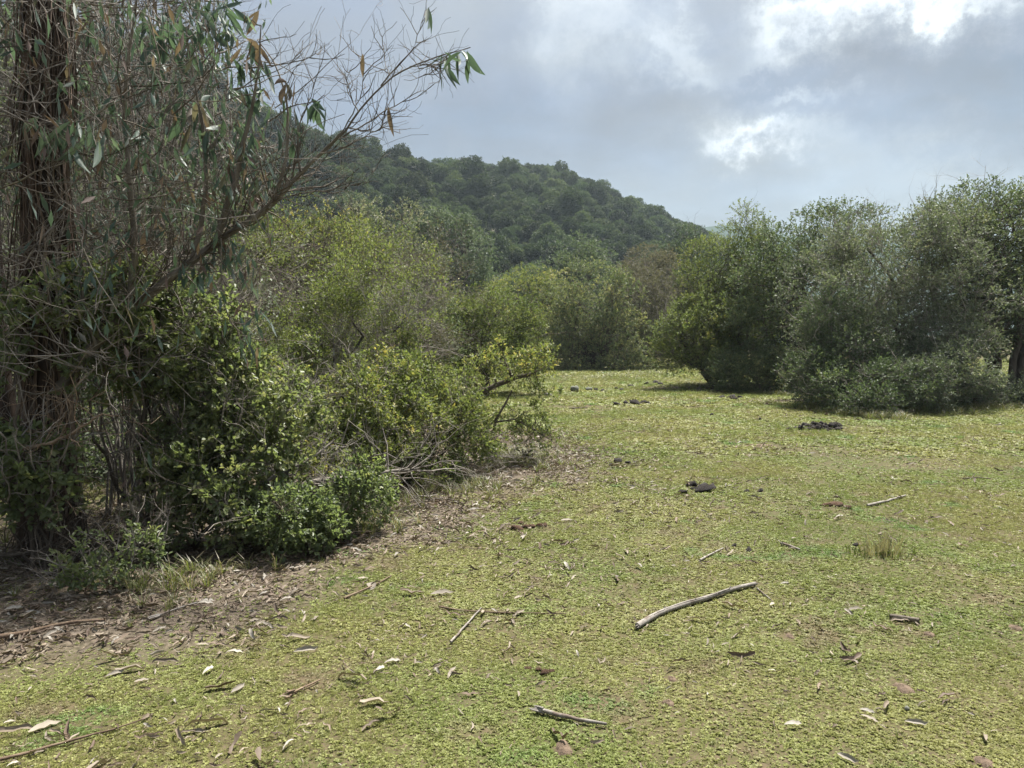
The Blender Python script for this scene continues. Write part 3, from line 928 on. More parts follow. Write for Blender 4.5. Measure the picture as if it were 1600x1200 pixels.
leafy_tree('yellow_green_tree', 'slender tree with two light shoots rising against the dark hill', 'tree', foot(600, 24.0),
           [(575, 365, 24.5, 30, 42), (635, 365, 24, 26, 36), (600, 420, 24, 56, 50), (560, 400, 24, 40, 40), (650, 420, 24, 34, 40)],
           'leaf_grey', cr=0.40, per=22, seed=33, stems=4, rad=0.08, leaf=(0.066, 0.030), tint=0.62, gap=0.25, bare=20)
bare_tree('twiggy_tree', 'grey twiggy tree with a dark lichen spotted stem leaning left', 'tree', foot(525, 13.5), [at(440, 420, 14), at(500, 440, 13.5), at(560, 430, 13.5), at(480, 500, 13), at(410, 470, 13.5)],
          'leaf_yellow', 34, rad=0.055, lvl=4, bark='twig_dark', leaves=0.42, bark2='bark_lichen', leaf=(0.045, 0.02), tint=0.45)
bare_tree('twiggy_tree', 'brownish grey twiggy tree with few leaves below the two light shoots', 'tree', foot(650, 15.5), [at(640, 430, 16), at(690, 440, 16), at(600, 460, 15), at(660, 500, 15), at(570, 480, 15)],
          'leaf_brown', 35, rad=0.05, lvl=4, bark='twig', leaves=0.45, leaf=(0.045, 0.02), tint=0.5)
bare_tree('twiggy_tree', 'olive and grey twiggy bush standing right behind the bright green shrubs', 'tree', foot(560, 10.8), [at(480, 475, 10.8), at(560, 460, 11), at(640, 490, 11), at(430, 540, 10.5), at(620, 560, 10.6), at(520, 530, 10.4)],
          'leaf_yellow', 40, rad=0.04, lvl=4, bark='twig', leaves=0.62, leaf=(0.042, 0.02), tint=0.4, bark2='bark_lichen')
leafy_tree('shade_shrub', 'dark low shrub filling the hollow behind the trunk and the broadleaf shrub', 'shrub', foot(170, 8.5),
           [(50, 700, 8.6, 110, 75), (180, 700, 8.4, 90, 75), (290, 700, 8.8, 80, 70), (-60, 680, 8.8, 80, 80)],
           'leaf_dark', cr=0.26, dens=0.45, per=20, seed=48, stems=6, rad=0.03, leaf=(0.045, 0.022), tint=0.4, bare=60, bare_len=0.6, twigmat='twig')
bare_tree('twiggy_tree', 'dark tangle of bare stems in the shade behind the broadleaf shrub', 'tree', foot(420, 11.5), [at(370, 440, 11.5), at(430, 470, 11.5), at(460, 560, 11), at(400, 540, 11.5), at(330, 480, 11.5)],
          'leaf_yellow', 36, rad=0.045, lvl=4, bark='twig_dark', leaves=0.35, leaf=(0.045, 0.02), tint=0.4)
leafy_tree('shade_tree', 'dark dense tree filling the shade behind the grey twiggy trees', 'tree', foot(560, 19.0),
           [(500, 520, 19.5, 90, 70), (610, 520, 19.5, 90, 70), (420, 500, 19, 80, 90), (560, 590, 19, 110, 40)],
           'leaf_dark', cr=0.45, per=24, seed=37, stems=4, rad=0.08, leaf=(0.062, 0.028), tint=0.5, bare=30)
leafy_tree('shade_tree', 'dense dark tree behind the peeling eucalyptus trunk', 'tree', foot(170, 12.5),
           [(120, 360, 12.8, 120, 90), (280, 400, 12.6, 100, 100), (20, 420, 12.5, 110, 120), (200, 520, 12.4, 150, 90), (380, 540, 12.6, 60, 90), (60, 600, 12.2, 120, 80), (300, 640, 12.2, 120, 50), (-100, 350, 13, 120, 120)],
           'leaf_grey', cr=0.40, per=22, seed=38, stems=6, rad=0.09, leaf=(0.05, 0.024), tint=0.4, bare=120, bare_len=0.9, gap=0.15, m=7)

leafy_tree('gum_tree', 'loose gum tree crown of hanging leaves behind the peeling trunk, top left', 'tree', foot(150, 9.6),
           [(60, 120, 9.6, 130, 110), (220, 150, 9.8, 120, 110), (-60, 250, 9.6, 120, 130), (150, 260, 9.6, 140, 90), (320, 260, 10, 90, 90), (200, 0, 9.8, 120, 80), (40, -60, 9.8, 150, 90)],
           'leaf_euc', cr=0.34, dens=0.38, per=7, seed=39, stems=7, rad=0.06, leaf=(0.12, 0.024), tint=0.55, hang=0.8, gap=0.32, m=6, bare=260, bare_len=0.9, inner=0.2, twigmat='twig')

# ---- front shrubs
leafy_tree('broadleaf_shrub', 'big broadleaf shrub of glossy green leaves in front of the peeling trunk', 'shrub', foot(250, 6.3),
           [(190, 505, 6.15, 75, 55), (300, 520, 6.3, 70, 70), (345, 590, 6.3, 52, 62), (250, 580, 6.4, 70, 45), (110, 480, 5.5, 52, 45), (360, 660, 6.2, 45, 50), (175, 560, 5.7, 60, 50), (215, 460, 5.9, 50, 40)],
           'leaf_green', cr=0.145, dens=0.42, per=14, seed=41, stems=7, rad=0.024, leaf=(0.050, 0.026), m=7, hi=True, tint=0.55, inner=0.18, own=260, bare=70, bare_len=0.5, sprig=0.10, twigmat='twig', gap=0.24)
leafy_tree('broadleaf_shrub', 'leafy sprays growing at the foot of the peeling trunk by the left edge', 'shrub', foot(50, 5.25),
           [(40, 725, 5.2, 55, 45), (60, 780, 5.2, 45, 32), (-30, 740, 5.2, 60, 60), (10, 500, 5.4, 30, 30), (20, 580, 5.4, 30, 25)],
           'leaf_green', cr=0.12, dens=0.30, per=11, seed=42, stems=5, rad=0.016, leaf=(0.055, 0.028), m=7, hi=True, tint=0.45, inner=0.15, own=160, bare=24, bare_len=0.5, sprig=0.10, twigmat='twig')
leafy_tree('broadleaf_shrub', 'leafy green shrub with pale thin stems in front of the dark hollow', 'shrub', foot(300, 5.9),
           [(330, 745, 5.9, 65, 45), (290, 700, 6.1, 45, 45), (390, 690, 6.1, 55, 50), (270, 790, 5.85, 45, 35), (440, 640, 6.4, 55, 45), (340, 810, 5.75, 50, 34), (300, 850, 5.6, 40, 24), (420, 720, 6.2, 50, 40)],
           'leaf_green', cr=0.125, dens=0.34, per=13, seed=43, stems=7, rad=0.016, leaf=(0.048, 0.026), m=7, hi=True, tint=0.68, inner=0.12, gap=0.2, own=200, bare=30, bare_len=0.4, sprig=0.09, twigmat='twig')
leafy_tree('low_shrub', 'low dense green shrub sitting on the edge of the leaf litter', 'shrub', foot(455, 5.75),
           [(455, 820, 5.7, 62, 45), (400, 815, 5.8, 45, 38), (500, 845, 5.75, 35, 30), (560, 780, 6.2, 40, 45)],
           'leaf_green', cr=0.11, dens=0.48, per=16, seed=44, stems=6, rad=0.012, leaf=(0.038, 0.020), m=7, hi=True, tint=0.42, inner=0.35, own=160, sprig=0.08, bare=10, bare_len=0.3)
leafy_tree('low_shrub', 'small straggly green seedling bush at the front edge of the litter, lower left', 'shrub', foot(160, 4.95),
           [(165, 885, 5.0, 50, 35), (130, 920, 4.9, 40, 26), (215, 880, 5.1, 30, 30), (100, 945, 4.85, 24, 14)],
           'leaf_green', cr=0.10, dens=0.30, per=12, seed=45, stems=6, rad=0.008, leaf=(0.036, 0.019), m=6, hi=True, tint=0.40, inner=0.15, own=120, sprig=0.08, bare=26, bare_len=0.35, twigmat='twig')
leafy_tree('spreading_shrub', 'spreading bright green shrub in the middle of the left bank of bushes', 'shrub', foot(520, 8.0),
           [(450, 650, 7.8, 70, 55), (540, 650, 8.0, 70, 50), (590, 610, 8.4, 60, 45), (500, 700, 7.6, 70, 45), (420, 600, 8.2, 50, 40), (580, 700, 7.8, 60, 40), (520, 760, 7.2, 70, 34), (610, 660, 8.0, 60, 40), (460, 720, 7.2, 50, 40)],
           'leaf_yellow', cr=0.16, dens=0.44, per=16, seed=46, stems=7, rad=0.022, leaf=(0.042, 0.021), m=7, tint=0.50, inner=0.3, own=0, sprig=0.09, bare=50, bare_len=0.45, twigmat='twig')
leafy_tree('spreading_shrub', 'olive green shrub between the bright green shrub and the yellow tipped sapling', 'shrub', foot(655, 8.6),
           [(650, 630, 8.8, 55, 50), (690, 660, 8.7, 55, 45), (640, 690, 8.5, 60, 45), (665, 730, 8.3, 55, 30), (600, 735, 8.2, 50, 30), (700, 610, 9.0, 36, 26), (730, 690, 8.9, 45, 35), (640, 590, 8.9, 45, 30)],
           'leaf_yellow', cr=0.16, dens=0.42, per=15, seed=47, stems=6, rad=0.022, leaf=(0.042, 0.020), m=7, tint=0.42, inner=0.25, sprig=0.09, bare=40, bare_len=0.45)


def yellow_sapling():
    r = rs(51)
    base = gnd(712, 722)
    D = base[1]
    th = empty('leaning_sapling', base, 'yellow tipped sapling leaning over the grass on a bent bare trunk', 'small tree')
    trunk, wood, fol = Geo(), Geo(), Geo()
    path = np.array([base-np.array((0, 0, .05)), at(712, 690, D), at(714, 655, D), at(733, 625, D), at(765, 606, D), at(800, 592, D), at(836, 583, D)])
    t = np.linspace(0, 6, 19)
    P = np.stack([np.interp(t, np.arange(7), path[:, k]) for k in range(3)], 1)
    P[1:-1] = (P[:-2]+P[1:-1]*2+P[2:])/4+r.normal(size=(17, 3))*0.006
    trunk.tube(P, np.linspace(0.058, 0.022, 19), 8, 0.6, wob=0.2, rng=r)
    b2 = np.array([at(776, 722, D-0.1), at(768, 690, D-0.1), at(775, 655, D-0.1), at(790, 630, D), at(800, 610, D)])
    trunk.tube(b2, np.linspace(0.026, 0.010, 5), 6, 0.8)
    b3 = np.array([at(772, 660, D-0.1), at(805, 655, D-0.2), at(835, 672, D-0.25), at(862, 688, D-0.3)])
    trunk.tube(b3, np.linspace(0.014, 0.005, 4), 5, 0.6)
    spec = [(795, 566, D, 48, 28), (838, 576, D, 28, 32), (760, 585, D, 40, 22), (740, 605, D+.1, 26, 14), (765, 640, D, 45, 26), (815, 645, D-.1, 45, 26), (845, 670, D-.2, 36, 16), (870, 690, D-.3, 22, 14), (780, 685, D-.1, 45, 22), (830, 620, D, 28, 16)]
    C, lv = crown(r, blobs_px(spec, 0.6), 0.12, 0.34, 10, (0.042, 0.019), fol, wood, m=6, tint=0.42, tvar=0.22, inner=0.05, sprig=0.09, gap=0.33)
    LP, LD, LN, LL, LW, lt = lv
    # the crown's tip carries young yellow leaves
    lt = np.clip(lt+0.20*sstep(0.78, 1.2, LP[:, 2]-base[2]), 0.01, 0.99)
    fol.leaves(LP, LD, LN, LL, LW, lt, True)
    allP = np.concatenate([P, b2, b3])
    for c in C[::2]:
        k = int(np.argmin(np.linalg.norm(allP-c, axis=1)))
        wood.tube(bez(r, allP[k], c, 5, 0.3, 0.03, 0.2), np.linspace(0.008, 0.003, 5), 4, r.rand(), cap=False)
    trunk.build('trunk', M['twig_dark'], th, smooth=True)
    tag(wood.build('branches', M['twig_dark'], th), kind='stuff')
    tag(fol.build('foliage', M['leaf_yellow'], th), kind='stuff')


yellow_sapling()


def px_path(pts, D0, D1=None):
    D1 = D0 if D1 is None else D1
    n = len(pts)
    return np.array([at(p[0], p[1], D0+(D1-D0)*i/(n-1)) for i, p in enumerate(pts)])


def smooth_path(P, n, r=None, wob=0.0):
    P = np.asarray(P, float)
    s = np.concatenate([[0], np.cumsum(np.linalg.norm(np.diff(P, axis=0), axis=1))])
    t = np.linspace(0, s[-1], n)
    Q = np.stack([np.interp(t, s, P[:, k]) for k in range(3)], 1)
    for _ in range(3): Q[1:-1] = (Q[:-2]+2*Q[1:-1]+Q[2:])/4
    if wob: Q[1:-1] += r.normal(size=(n-2, 3))*wob
    return Q


# ------------------------------------------------------------------ eucalyptus
_eucmesh = {}


def euc_leaf_mesh(k, tint):
    """sickle leaf, unit length along -z"""
    key = (k, int(tint*9.99))
    if key in _eucmesh: return _eucmesh[key]
    r = rs(900+k)
    n = 6
    t = np.linspace(0, 1, n)
    bend = r.uniform(-0.22, 0.22)
    cx = bend*np.sin(t*math.pi*0.8); cy = 0.10*r.normal()*t*t
    w = np.array([0.012, 0.075, 0.105, 0.092, 0.055, 0.004])*r.uniform(0.8, 1.15)
    A = np.stack([cx-w, cy+w*0.4, -t], 1); B = np.stack([cx, cy*1.0, -t], 1); Cc = np.stack([cx+w, cy+w*0.4, -t], 1)
    V = np.concatenate([A, B, Cc])
    f = []
    for i in range(n-1):
        f += [[i, n+i, n+i+1, i+1], [n+i, 2*n+i, 2*n+i+1, n+i+1]]
    g = Geo(); g.add(V, f, (int(tint*9.99)+0.5)/10)
    _eucmesh[key] = g.mesh('leaf', M['leaf_euc'], smooth=True)
    return _eucmesh[key]


def hang_leaf(r, parent, p, L, tint, droop=1.0):
    o = bpy.data.objects.new('leaf', euc_leaf_mesh(r.randint(8), tint)); col.objects.link(o)
    o.parent = parent
    o.location = tuple(np.asarray(p)-np.array(parent.location))
    o.rotation_euler = (r.normal()*0.45/droop, r.normal()*0.45/droop, r.uniform(0, 6.28))
    o.scale = (L*r.uniform(0.9, 1.25), L, L)
    return o


def ribbon(r, P, w, tw=0.0):
    P = np.asarray(P, float); n = len(P)
    T = nrm(np.gradient(P, axis=0))
    a0 = r.uniform(0, 6.28)
    out = nrm(np.cross(T, np.array((math.cos(a0), math.sin(a0), 0.05))))
    an = np.linspace(0, tw, n)[:, None]
    S = out*np.cos(an)+np.cross(T, out)*np.sin(an)
    w = np.asarray(w)[:, None]
    N = np.cross(T, S)
    V = np.concatenate([P-S*w, P+N*w*0.45, P+S*w])
    f = []
    for i in range(n-1): f += [[i, n+i, n+i+1, i+1], [n+i, 2*n+i, 2*n+i+1, n+i+1]]
    return V, f


def eucalyptus():
    r = rs(61)
    D = 5.7
    base = foot(78, D)
    th = empty('eucalyptus_tree', base, 'shaggy eucalyptus with peeling brown bark strips at the left edge', 'tree')
    tr = Geo()
    P = smooth_path(np.array([base+np.array((0.02, 0, -0.1)), at(80, 700, D), at(76, 500, D), at(72, 300, D), at(74, 100, D), at(70, -100, D), at(80, -400, D), at(70, -900, D)]), 40, r, 0.006)
    n = len(P)
    rad = np.interp(np.linspace(0, 1, n), [0, 0.08, 0.5, 1], [0.215, 0.150, 0.130, 0.08])
    tr.tube(P, rad, 14, 0.45, wob=0.22, rng=r)
    # companion stem close behind the main one
    P2 = smooth_path(np.array([base+np.array((-0.28, 0.15, -0.1)), at(8, 650, D+.2), at(-8, 400, D+.3), at(-25, 150, D+.3), at(-15, -150, D+.3), at(-30, -600, D+.4)]), 26, r, 0.006)
    tr.tube(P2, np.linspace(0.07, 0.04, 26), 9, 0.35, wob=0.25, rng=r)
    tr.build('trunk', M['euc_trunk'], th, smooth=True)
    # hanging bark strips, each a part
    for i in range(150):
        z0 = base[2]+r.uniform(0.3, 4.6)**1.0
        k = int(np.argmin(np.abs(P[:, 2]-z0)))
        a = r.uniform(0, 2*math.pi) if r.rand() < 0.25 else r.uniform(math.pi*0.95, math.pi*2.05)
        L = min(r.uniform(0.4, 1.9), z0-base[2]-0.05)
        m = 10
        t = np.linspace(0, 1, m)
        off = rad[k]*1.02+0.004+np.cumsum(np.abs(r.normal(size=m)))*0.0045*r.rand()+0.03*r.rand()*t
        aa = a+np.cumsum(r.normal(size=m))*0.05
        kz = np.clip(np.interp(z0-L*t, P[:, 2], np.arange(n)), 0, n-1)
        cx = np.interp(kz, np.arange(n), P[:, 0]); cy = np.interp(kz, np.arange(n), P[:, 1]); rk = np.interp(kz, np.arange(n), rad)-rad[k]
        Q = np.stack([cx+np.cos(aa)*(off+rk), cy+np.sin(aa)*(off+rk), z0-L*t], 1)
        w = r.uniform(0.005, 0.018)*(1 if r.rand() < 0.86 else r.uniform(1.6, 2.4))*np.interp(t, [0, 0.2, 0.8, 1], [0.6, 1, 0.9, 0.25])
        V, f = ribbon(r, Q, w, r.normal()*1.2)
        g = Geo(); g.add(V, f, r.uniform(0.1, 1.0))
        g.build('bark_strip', M['strip'], th, smooth=True)
    # loose thin peelings, too many to pick apart
    g = Geo()
    for i in range(160):
        z0 = r.uniform(0.5, 4.8); a = r.uniform(math.pi*0.9, math.pi*2.1); L = r.uniform(0.3, 1.4)
        k = int(np.argmin(np.abs(P[:, 2]-z0)))
        m = 7; t = np.linspace(0, 1, m)
        rr = rad[k]+0.02+0.12*r.rand()*t
        Q = np.stack([P[k, 0]+np.cos(a+t*r.normal()*0.5)*rr, P[k, 1]+np.sin(a)*rr, np.maximum(z0-L*t, 0.05)], 1)+r.normal(size=(m, 3))*0.008
        g.tube(Q, r.uniform(0.0025, 0.007), 3, r.rand(), cap=False)
    tag(g.build('loose_bark', M['strip'], th), kind='stuff')
    # the long limb reaching right
    lim, tw, tips = Geo(), Geo(), []
    LP = smooth_path(px_path([(88, 610), (140, 545), (200, 487), (300, 408), (345, 372), (390, 345), (425, 322), (470, 268), (500, 240), (535, 214), (562, 172), (590, 138), (625, 110), (665, 94), (705, 84), (735, 74)], D-0.1, D+0.5), 44, r, 0.003)
    u = np.linspace(0, 1, 44)
    lr = np.interp(u, [0, 0.3, 0.5, 0.6, 0.72, 1], [0.038, 0.031, 0.023, 0.0145, 0.008, 0.004])
    lim.tube(LP, lr, 8, 0.5, wob=0.22, rng=r)
    subs = [
        ([(338, 378), (352, 330), (372, 270), (380, 215), (400, 150), (405, 90), (408, 40)], 0.028, 0.0),
        ([(300, 408), (318, 345), (325, 280), (318, 200), (300, 120), (290, 30)], 0.024, 0.1),
        ([(420, 326), (445, 270), (452, 215), (448, 150), (430, 90), (402, 62)], 0.018, 0.2),
        ([(470, 268), (462, 225), (470, 180), (488, 150), (490, 130)], 0.010, 0.2),
        ([(595, 134), (625, 100), (648, 72), (658, 40), (664, 16)], 0.006, 0.4),
        ([(500, 240), (540, 200), (560, 160), (570, 130), (566, 90)], 0.007, 0.35),
        ([(535, 214), (580, 190), (600, 172), (632, 160), (655, 138), (655, 108)], 0.006, 0.4),
        ([(545, 200), (570, 205), (598, 205), (600, 178)], 0.005, 0.4),
        ([(500, 240), (535, 235), (568, 212), (600, 200), (602, 172)], 0.006, 0.3),
        ([(355, 105), (400, 107), (450, 98), (495, 90), (505, 70), (492, 52)], 0.006, 0.2),
        ([(420, 320), (470, 300), (520, 296), (558, 290), (580, 272)], 0.006, 0.2),
        ([(345, 372), (346, 430), (348, 470), (362, 500), (376, 525)], 0.006, -0.2),
        ([(560, 175), (540, 140), (545, 110), (553, 100)], 0.0045, 0.3),
        ([(610, 120), (602, 100), (598, 72)], 0.0035, 0.4),
        ([(640, 104), (670, 100), (683, 108)], 0.0035, 0.45),
        ([(700, 85), (690, 100), (680, 110)], 0.003, 0.5),
        ([(200, 487), (215, 400), (205, 300), (190, 180), (205, 60), (220, -60)], 0.03, -0.1),
        ([(150, 540), (120, 440), (140, 330), (125, 230), (110, 190)], 0.012, -0.3),
    ]
    nodes = []
    for pts, rad0, dd in subs:
        Q = smooth_path(px_path(pts, D+dd*0.6, D+dd), 14, r, 0.004)
        lim.tube(Q, np.linspace(rad0, max(0.0016, rad0*0.16), 14), 6, r.uniform(0.35, 0.8), cap=False)
        nodes.append(Q)
    lim.build('limb', M['euc_limb'], th, smooth=True)
    # fine twigs
    for Q in nodes+[LP[16:38]]:
        for k in range(2, len(Q), 1):
            if r.rand() < (0.62 if Q is not nodes[-1] and len(Q) == 14 else 0.30):
                o_ = []
                d = nrm(Q[min(k+1, len(Q)-1)]-Q[k-1])+randdir(r, 1)[0]*1.0
                grow(r, Q[k], d, r.uniform(0.14, 0.38), 0.0042, 1, o_, tips, 2, 0.24, 0.10, 0.7, 0.8, 5)
                for A_, rr, lv in o_: tw.tube(A_, np.maximum(rr, 0.0013), 3, r.uniform(0.2, 0.9), cap=False)
    for k in range(8, 25):
        for q in range(3):
            o_ = []
            d = nrm(LP[k+1]-LP[k-1])+randdir(r, 1)[0]*1.1+np.array((0, 0, 0.25))
            grow(r, LP[k], d, r.uniform(0.3, 0.6), 0.007, 2, o_, tips if q == 0 else [], 3, 0.24, 0.06, 0.66, 0.85, 5)
            for A_, rr, lv in o_: tw.tube(A_, np.maximum(rr, 0.0014), 3, r.uniform(0.3, 1.0), cap=False)
    # wiry twigs in front of the trunk
    grey = Geo()
    for i in range(230):
        p = at(r.uniform(-30, 430), r.uniform(10, 430), D+r.uniform(-0.35, 0.6)) if i < 110 else at(r.uniform(-30, 210), r.uniform(0, 640), D-r.uniform(0.25, 0.6))
        o_ = []
        grow(r, p, np.array((r.normal(), r.normal()*0.4, r.uniform(-0.2, 1.0))), r.uniform(0.4, 0.9), 0.0055, 2, o_, tips if r.rand() < 0.4 else [], 2, 0.2, 0.05, 0.7, 0.8, 6)
        for A_, rr, lv in o_: (grey if i % 3 else tw).tube(A_, np.maximum(rr, 0.0014), 3, r.uniform(0.2, 0.9), cap=False)
    tag(tw.build('twigs', M['twig_dark'], th), kind='stuff')
    tag(grey.build('dead_twigs', M['twig'], th), kind='stuff')
    # leaves, one by one: (px, py, spread x, spread y, count, tint lo, hi, depth offset)
    n_leaf = 0
    for px, py, sx, sy, c, t0, t1, dd in [
            (700, 84, 14, 5, 9, 0.35, 0.6, 0.55), (728, 80, 12, 7, 9, 0.35, 0.6, 0.5), (690, 104, 10, 6, 4, 0.35, 0.6, 0.5), (668, 14, 4, 3, 3, 0.4, 0.6, 0.4),
            (402, 68, 14, 14, 7, 0.05, 0.22, 0.2), (404, 20, 2, 4, 2, 0.05, 0.2, 0.2), (376, 100, 26, 18, 12, 0.35, 0.7, 0.1), (452, 128, 14, 10, 5, 0.06, 0.3, 0.2), (490, 158, 12, 12, 8, 0.3, 0.6, 0.3),
            (345, 14, 20, 16, 18, 0.35, 0.75, 0.2), (462, 170, 14, 14, 3, 0.1, 0.4, 0.2), (566, 84, 2, 3, 1, 0.1, 0.2, 0.3), (606, 166, 4, 2, 1, 0.05, 0.2, 0.35), (392, 140, 40, 24, 12, 0.3, 0.6, 0.2),
            (300, 30, 50, 30, 26, 0.3, 0.7, 0.2), (255, 60, 60, 40, 26, 0.3, 0.7, 0.3), (300, 165, 30, 30, 18, 0.08, 0.5, 0.1), (250, 190, 60, 40, 24, 0.3, 0.8, 0.2), (340, 200, 26, 30, 12, 0.06, 0.5, 0.1),
            (100, 195, 30, 14, 11, 0.7, 0.95, -0.45), (140, 220, 20, 20, 6, 0.6, 0.9, -0.4), (60, 40, 60, 40, 10, 0.3, 0.7, 0.35), (180, 30, 60, 30, 20, 0.3, 0.7, 0.3), (320, 420, 10, 16, 6, 0.4, 0.7, 0.2),
            (210, 350, 16, 10, 4, 0.05, 0.2, 0.0), (380, 220, 30, 20, 9, 0.3, 0.6, 0.2), (130, 430, 20, 20, 8, 0.5, 0.9, -0.2), (440, 200, 24, 24, 7, 0.2, 0.6, 0.2)]:
        for i in range(c):
            p = at(px+r.normal()*sx*0.6, py+r.normal()*sy*0.6, D+dd+r.normal()*0.10)
            big = 1.25 if t0 >= 0.6 else 1.0
            hang_leaf(r, th, p, r.uniform(0.15, 0.23)*big, r.uniform(t0, t1), 1.0 if py > 60 else 1.0)
            n_leaf += 1
    # the rest of the leaves, above the frame and in the tangle
    g = Geo()
    tp = np.array([t[0] for t in tips])
    tp = tp[r.permutation(len(tp))]
    low = np.array([(800+(p[0]/p[1])*F) for p in tp]) < 430
    tp = tp[low]
    m = 1
    Q = np.repeat(tp, m, axis=0)
    LD = nrm(np.array((0, 0, -1.0))+r.normal(size=Q.shape)*0.4)
    g.leaves(Q, LD, randdir(r, len(Q)), r.uniform(0.09, 0.16, len(Q)), r.uniform(0.02, 0.032, len(Q)), np.clip(r.normal(size=len(Q))*0.25+0.45, 0.02, 0.98))
    # crown above the frame
    top = P[-1]
    n2 = 900
    q = top+randdir(r, n2)*np.array((2.0, 2.0, 1.8))*(r.rand(n2)[:, None]**0.4)+np.array((0.2, 0.6, 0.5))
    q = q[(800+q[:, 0]/q[:, 1]*F > 380) | (q[:, 2] > 4.6)]
    q = q[q[:, 2] > 4.5]
    g.leaves(q, nrm(np.array((0, 0, -1.0))+r.normal(size=q.shape)*0.4), randdir(r, len(q)), r.uniform(0.12, 0.18, len(q)), r.uniform(0.02, 0.034, len(q)), np.clip(r.normal(size=len(q))*0.2+0.5, 0.02, 0.98))
    tag(g.build('foliage', M['leaf_euc'], th), kind='stuff')


eucalyptus()


def thicket(name, label, bases, tops, seed, bark, mat, leaf, leaves, tint, hang):
    r = rs(seed)
    th = empty(name, bases[0], label, 'sapling')
    st, wood, fol = Geo(), Geo(), Geo()
    tips = []
    for b, t in zip(bases, tops):
        P = bez(r, b-np.array((0, 0, .05)), t, 12, 0.12, 0.012, 0.2)
        r0 = r.uniform(0.009, 0.020)
        st.tube(P, np.linspace(r0, 0.004, 12), 5, r.rand(), wob=0.2, rng=r)
        for k in range(2, 12):
            o_ = []
            d = nrm(P[min(k+1, 11)]-P[k-1])+randdir(r, 1)[0]*0.9
            grow(r, P[k], d, r.uniform(0.35, 0.8), 0.006*(1-k/18), 2, o_, tips, 2, 0.22, 0.08, 0.65, 0.8, 4)
            for Q, rr, lv in o_: wood.tube(Q, np.maximum(rr, 0.0016), 3, r.rand(), cap=False)
    st.build('stems', M[bark], th, smooth=True)
    tag(wood.build('branches', M[bark], th), kind='stuff')
    tp = np.array([t[0] for t in tips])
    tp = tp[vnoise(tp*1.1, seed) < leaves]
    Q = np.repeat(tp, 2, axis=0)+r.normal(size=(len(tp)*2, 3))*0.03
    LD = nrm(np.array((0, 0, -hang))+randdir(r, len(Q)))
    fol.leaves(Q, LD, randdir(r, len(Q)), leaf[0]*r.uniform(0.6, 1.2, len(Q)), leaf[1]*r.uniform(0.7, 1.2, len(Q)), np.clip(tint+r.normal(size=len(Q))*0.22, 0.02, 0.98))
    tag(fol.build('foliage', M[mat], th), kind='stuff')


r_ = rs(71)
thicket('gum_sapling', 'thicket of thin gum sapling stems with hanging leaves right of the peeling trunk', [foot(r_.uniform(150, 300), r_.uniform(6.6, 7.6)) for _ in range(26)],
        [at(r_.uniform(110, 360), r_.uniform(-120, 200), r_.uniform(6.6, 7.8)) for _ in range(26)], 71, 'twig', 'leaf_euc', (0.13, 0.026), 0.42, 0.5, 1.2)
thicket('gum_sapling', 'tangle of thin stems at the left edge behind the peeling trunk', [foot(r_.uniform(-120, 60), r_.uniform(6.4, 7.4)) for _ in range(20)],
        [at(r_.uniform(-160, 90), r_.uniform(-150, 250), r_.uniform(6.4, 7.4)) for _ in range(20)], 72, 'twig', 'leaf_grey', (0.06, 0.022), 0.5, 0.4, 0.6)
thicket('gum_sapling', 'wiry grey brushwood under the long leaning limb', [foot(r_.uniform(180, 380), r_.uniform(6.6, 7.4)) for _ in range(20)],
        [at(r_.uniform(190, 430), r_.uniform(300, 520), r_.uniform(6.5, 7.3)) for _ in range(20)], 73, 'twig', 'leaf_grey', (0.045, 0.02), 0.5, 0.45, 0.3)


# dark deadwood at the foot of the trunk and a grey fallen branch in the bushes
def dead_branch(name, label, pts, D0, D1, rad, seed, mat, n=16, twigs=24, tl=0.4, cat='branch', ontop=False):
    r = rs(seed)
    P = smooth_path(px_path(pts, D0, D1) if D0 else np.array([gnd(*p)+np.array((0, 0, rad)) for p in pts]), n, r, rad*0.25)
    if not D0:
        P[:, 2] = ground_z(P[:, 0], P[:, 1])+rad*0.85+0.006
    th = empty(name, P[0]-np.array((0, 0, rad)), label, cat)
    g, w = Geo(), Geo()
    g.tube(P, np.linspace(rad, rad*0.45, n), 7, 0.6, wob=0.25, rng=r)
    for k in range(twigs):
        i = r.randint(2, n)
        o_ = []
        grow(r, P[min(i, n-1)], nrm(P[min(i, n-1)]-P[i-1])+randdir(r, 1)[0]*1.1+np.array((0, 0, 0.2)), tl*r.uniform(0.5, 1.2), max(0.003, rad*0.28), 2, o_, [], 2, 0.25, 0.02, 0.65)
        for Q, rr, lv in o_:
            Q = Q.copy(); zz = ground_z(Q[:, 0], Q[:, 1])+0.006; Q[:, 2] = np.maximum(Q[:, 2], zz)
            w.tube(Q, np.maximum(rr, 0.0016), 3, r.rand(), cap=False)
    g.build('limb', M[mat], th, smooth=True)
    tag(w.build('twigs', M[mat], th), kind='stuff')
    return th


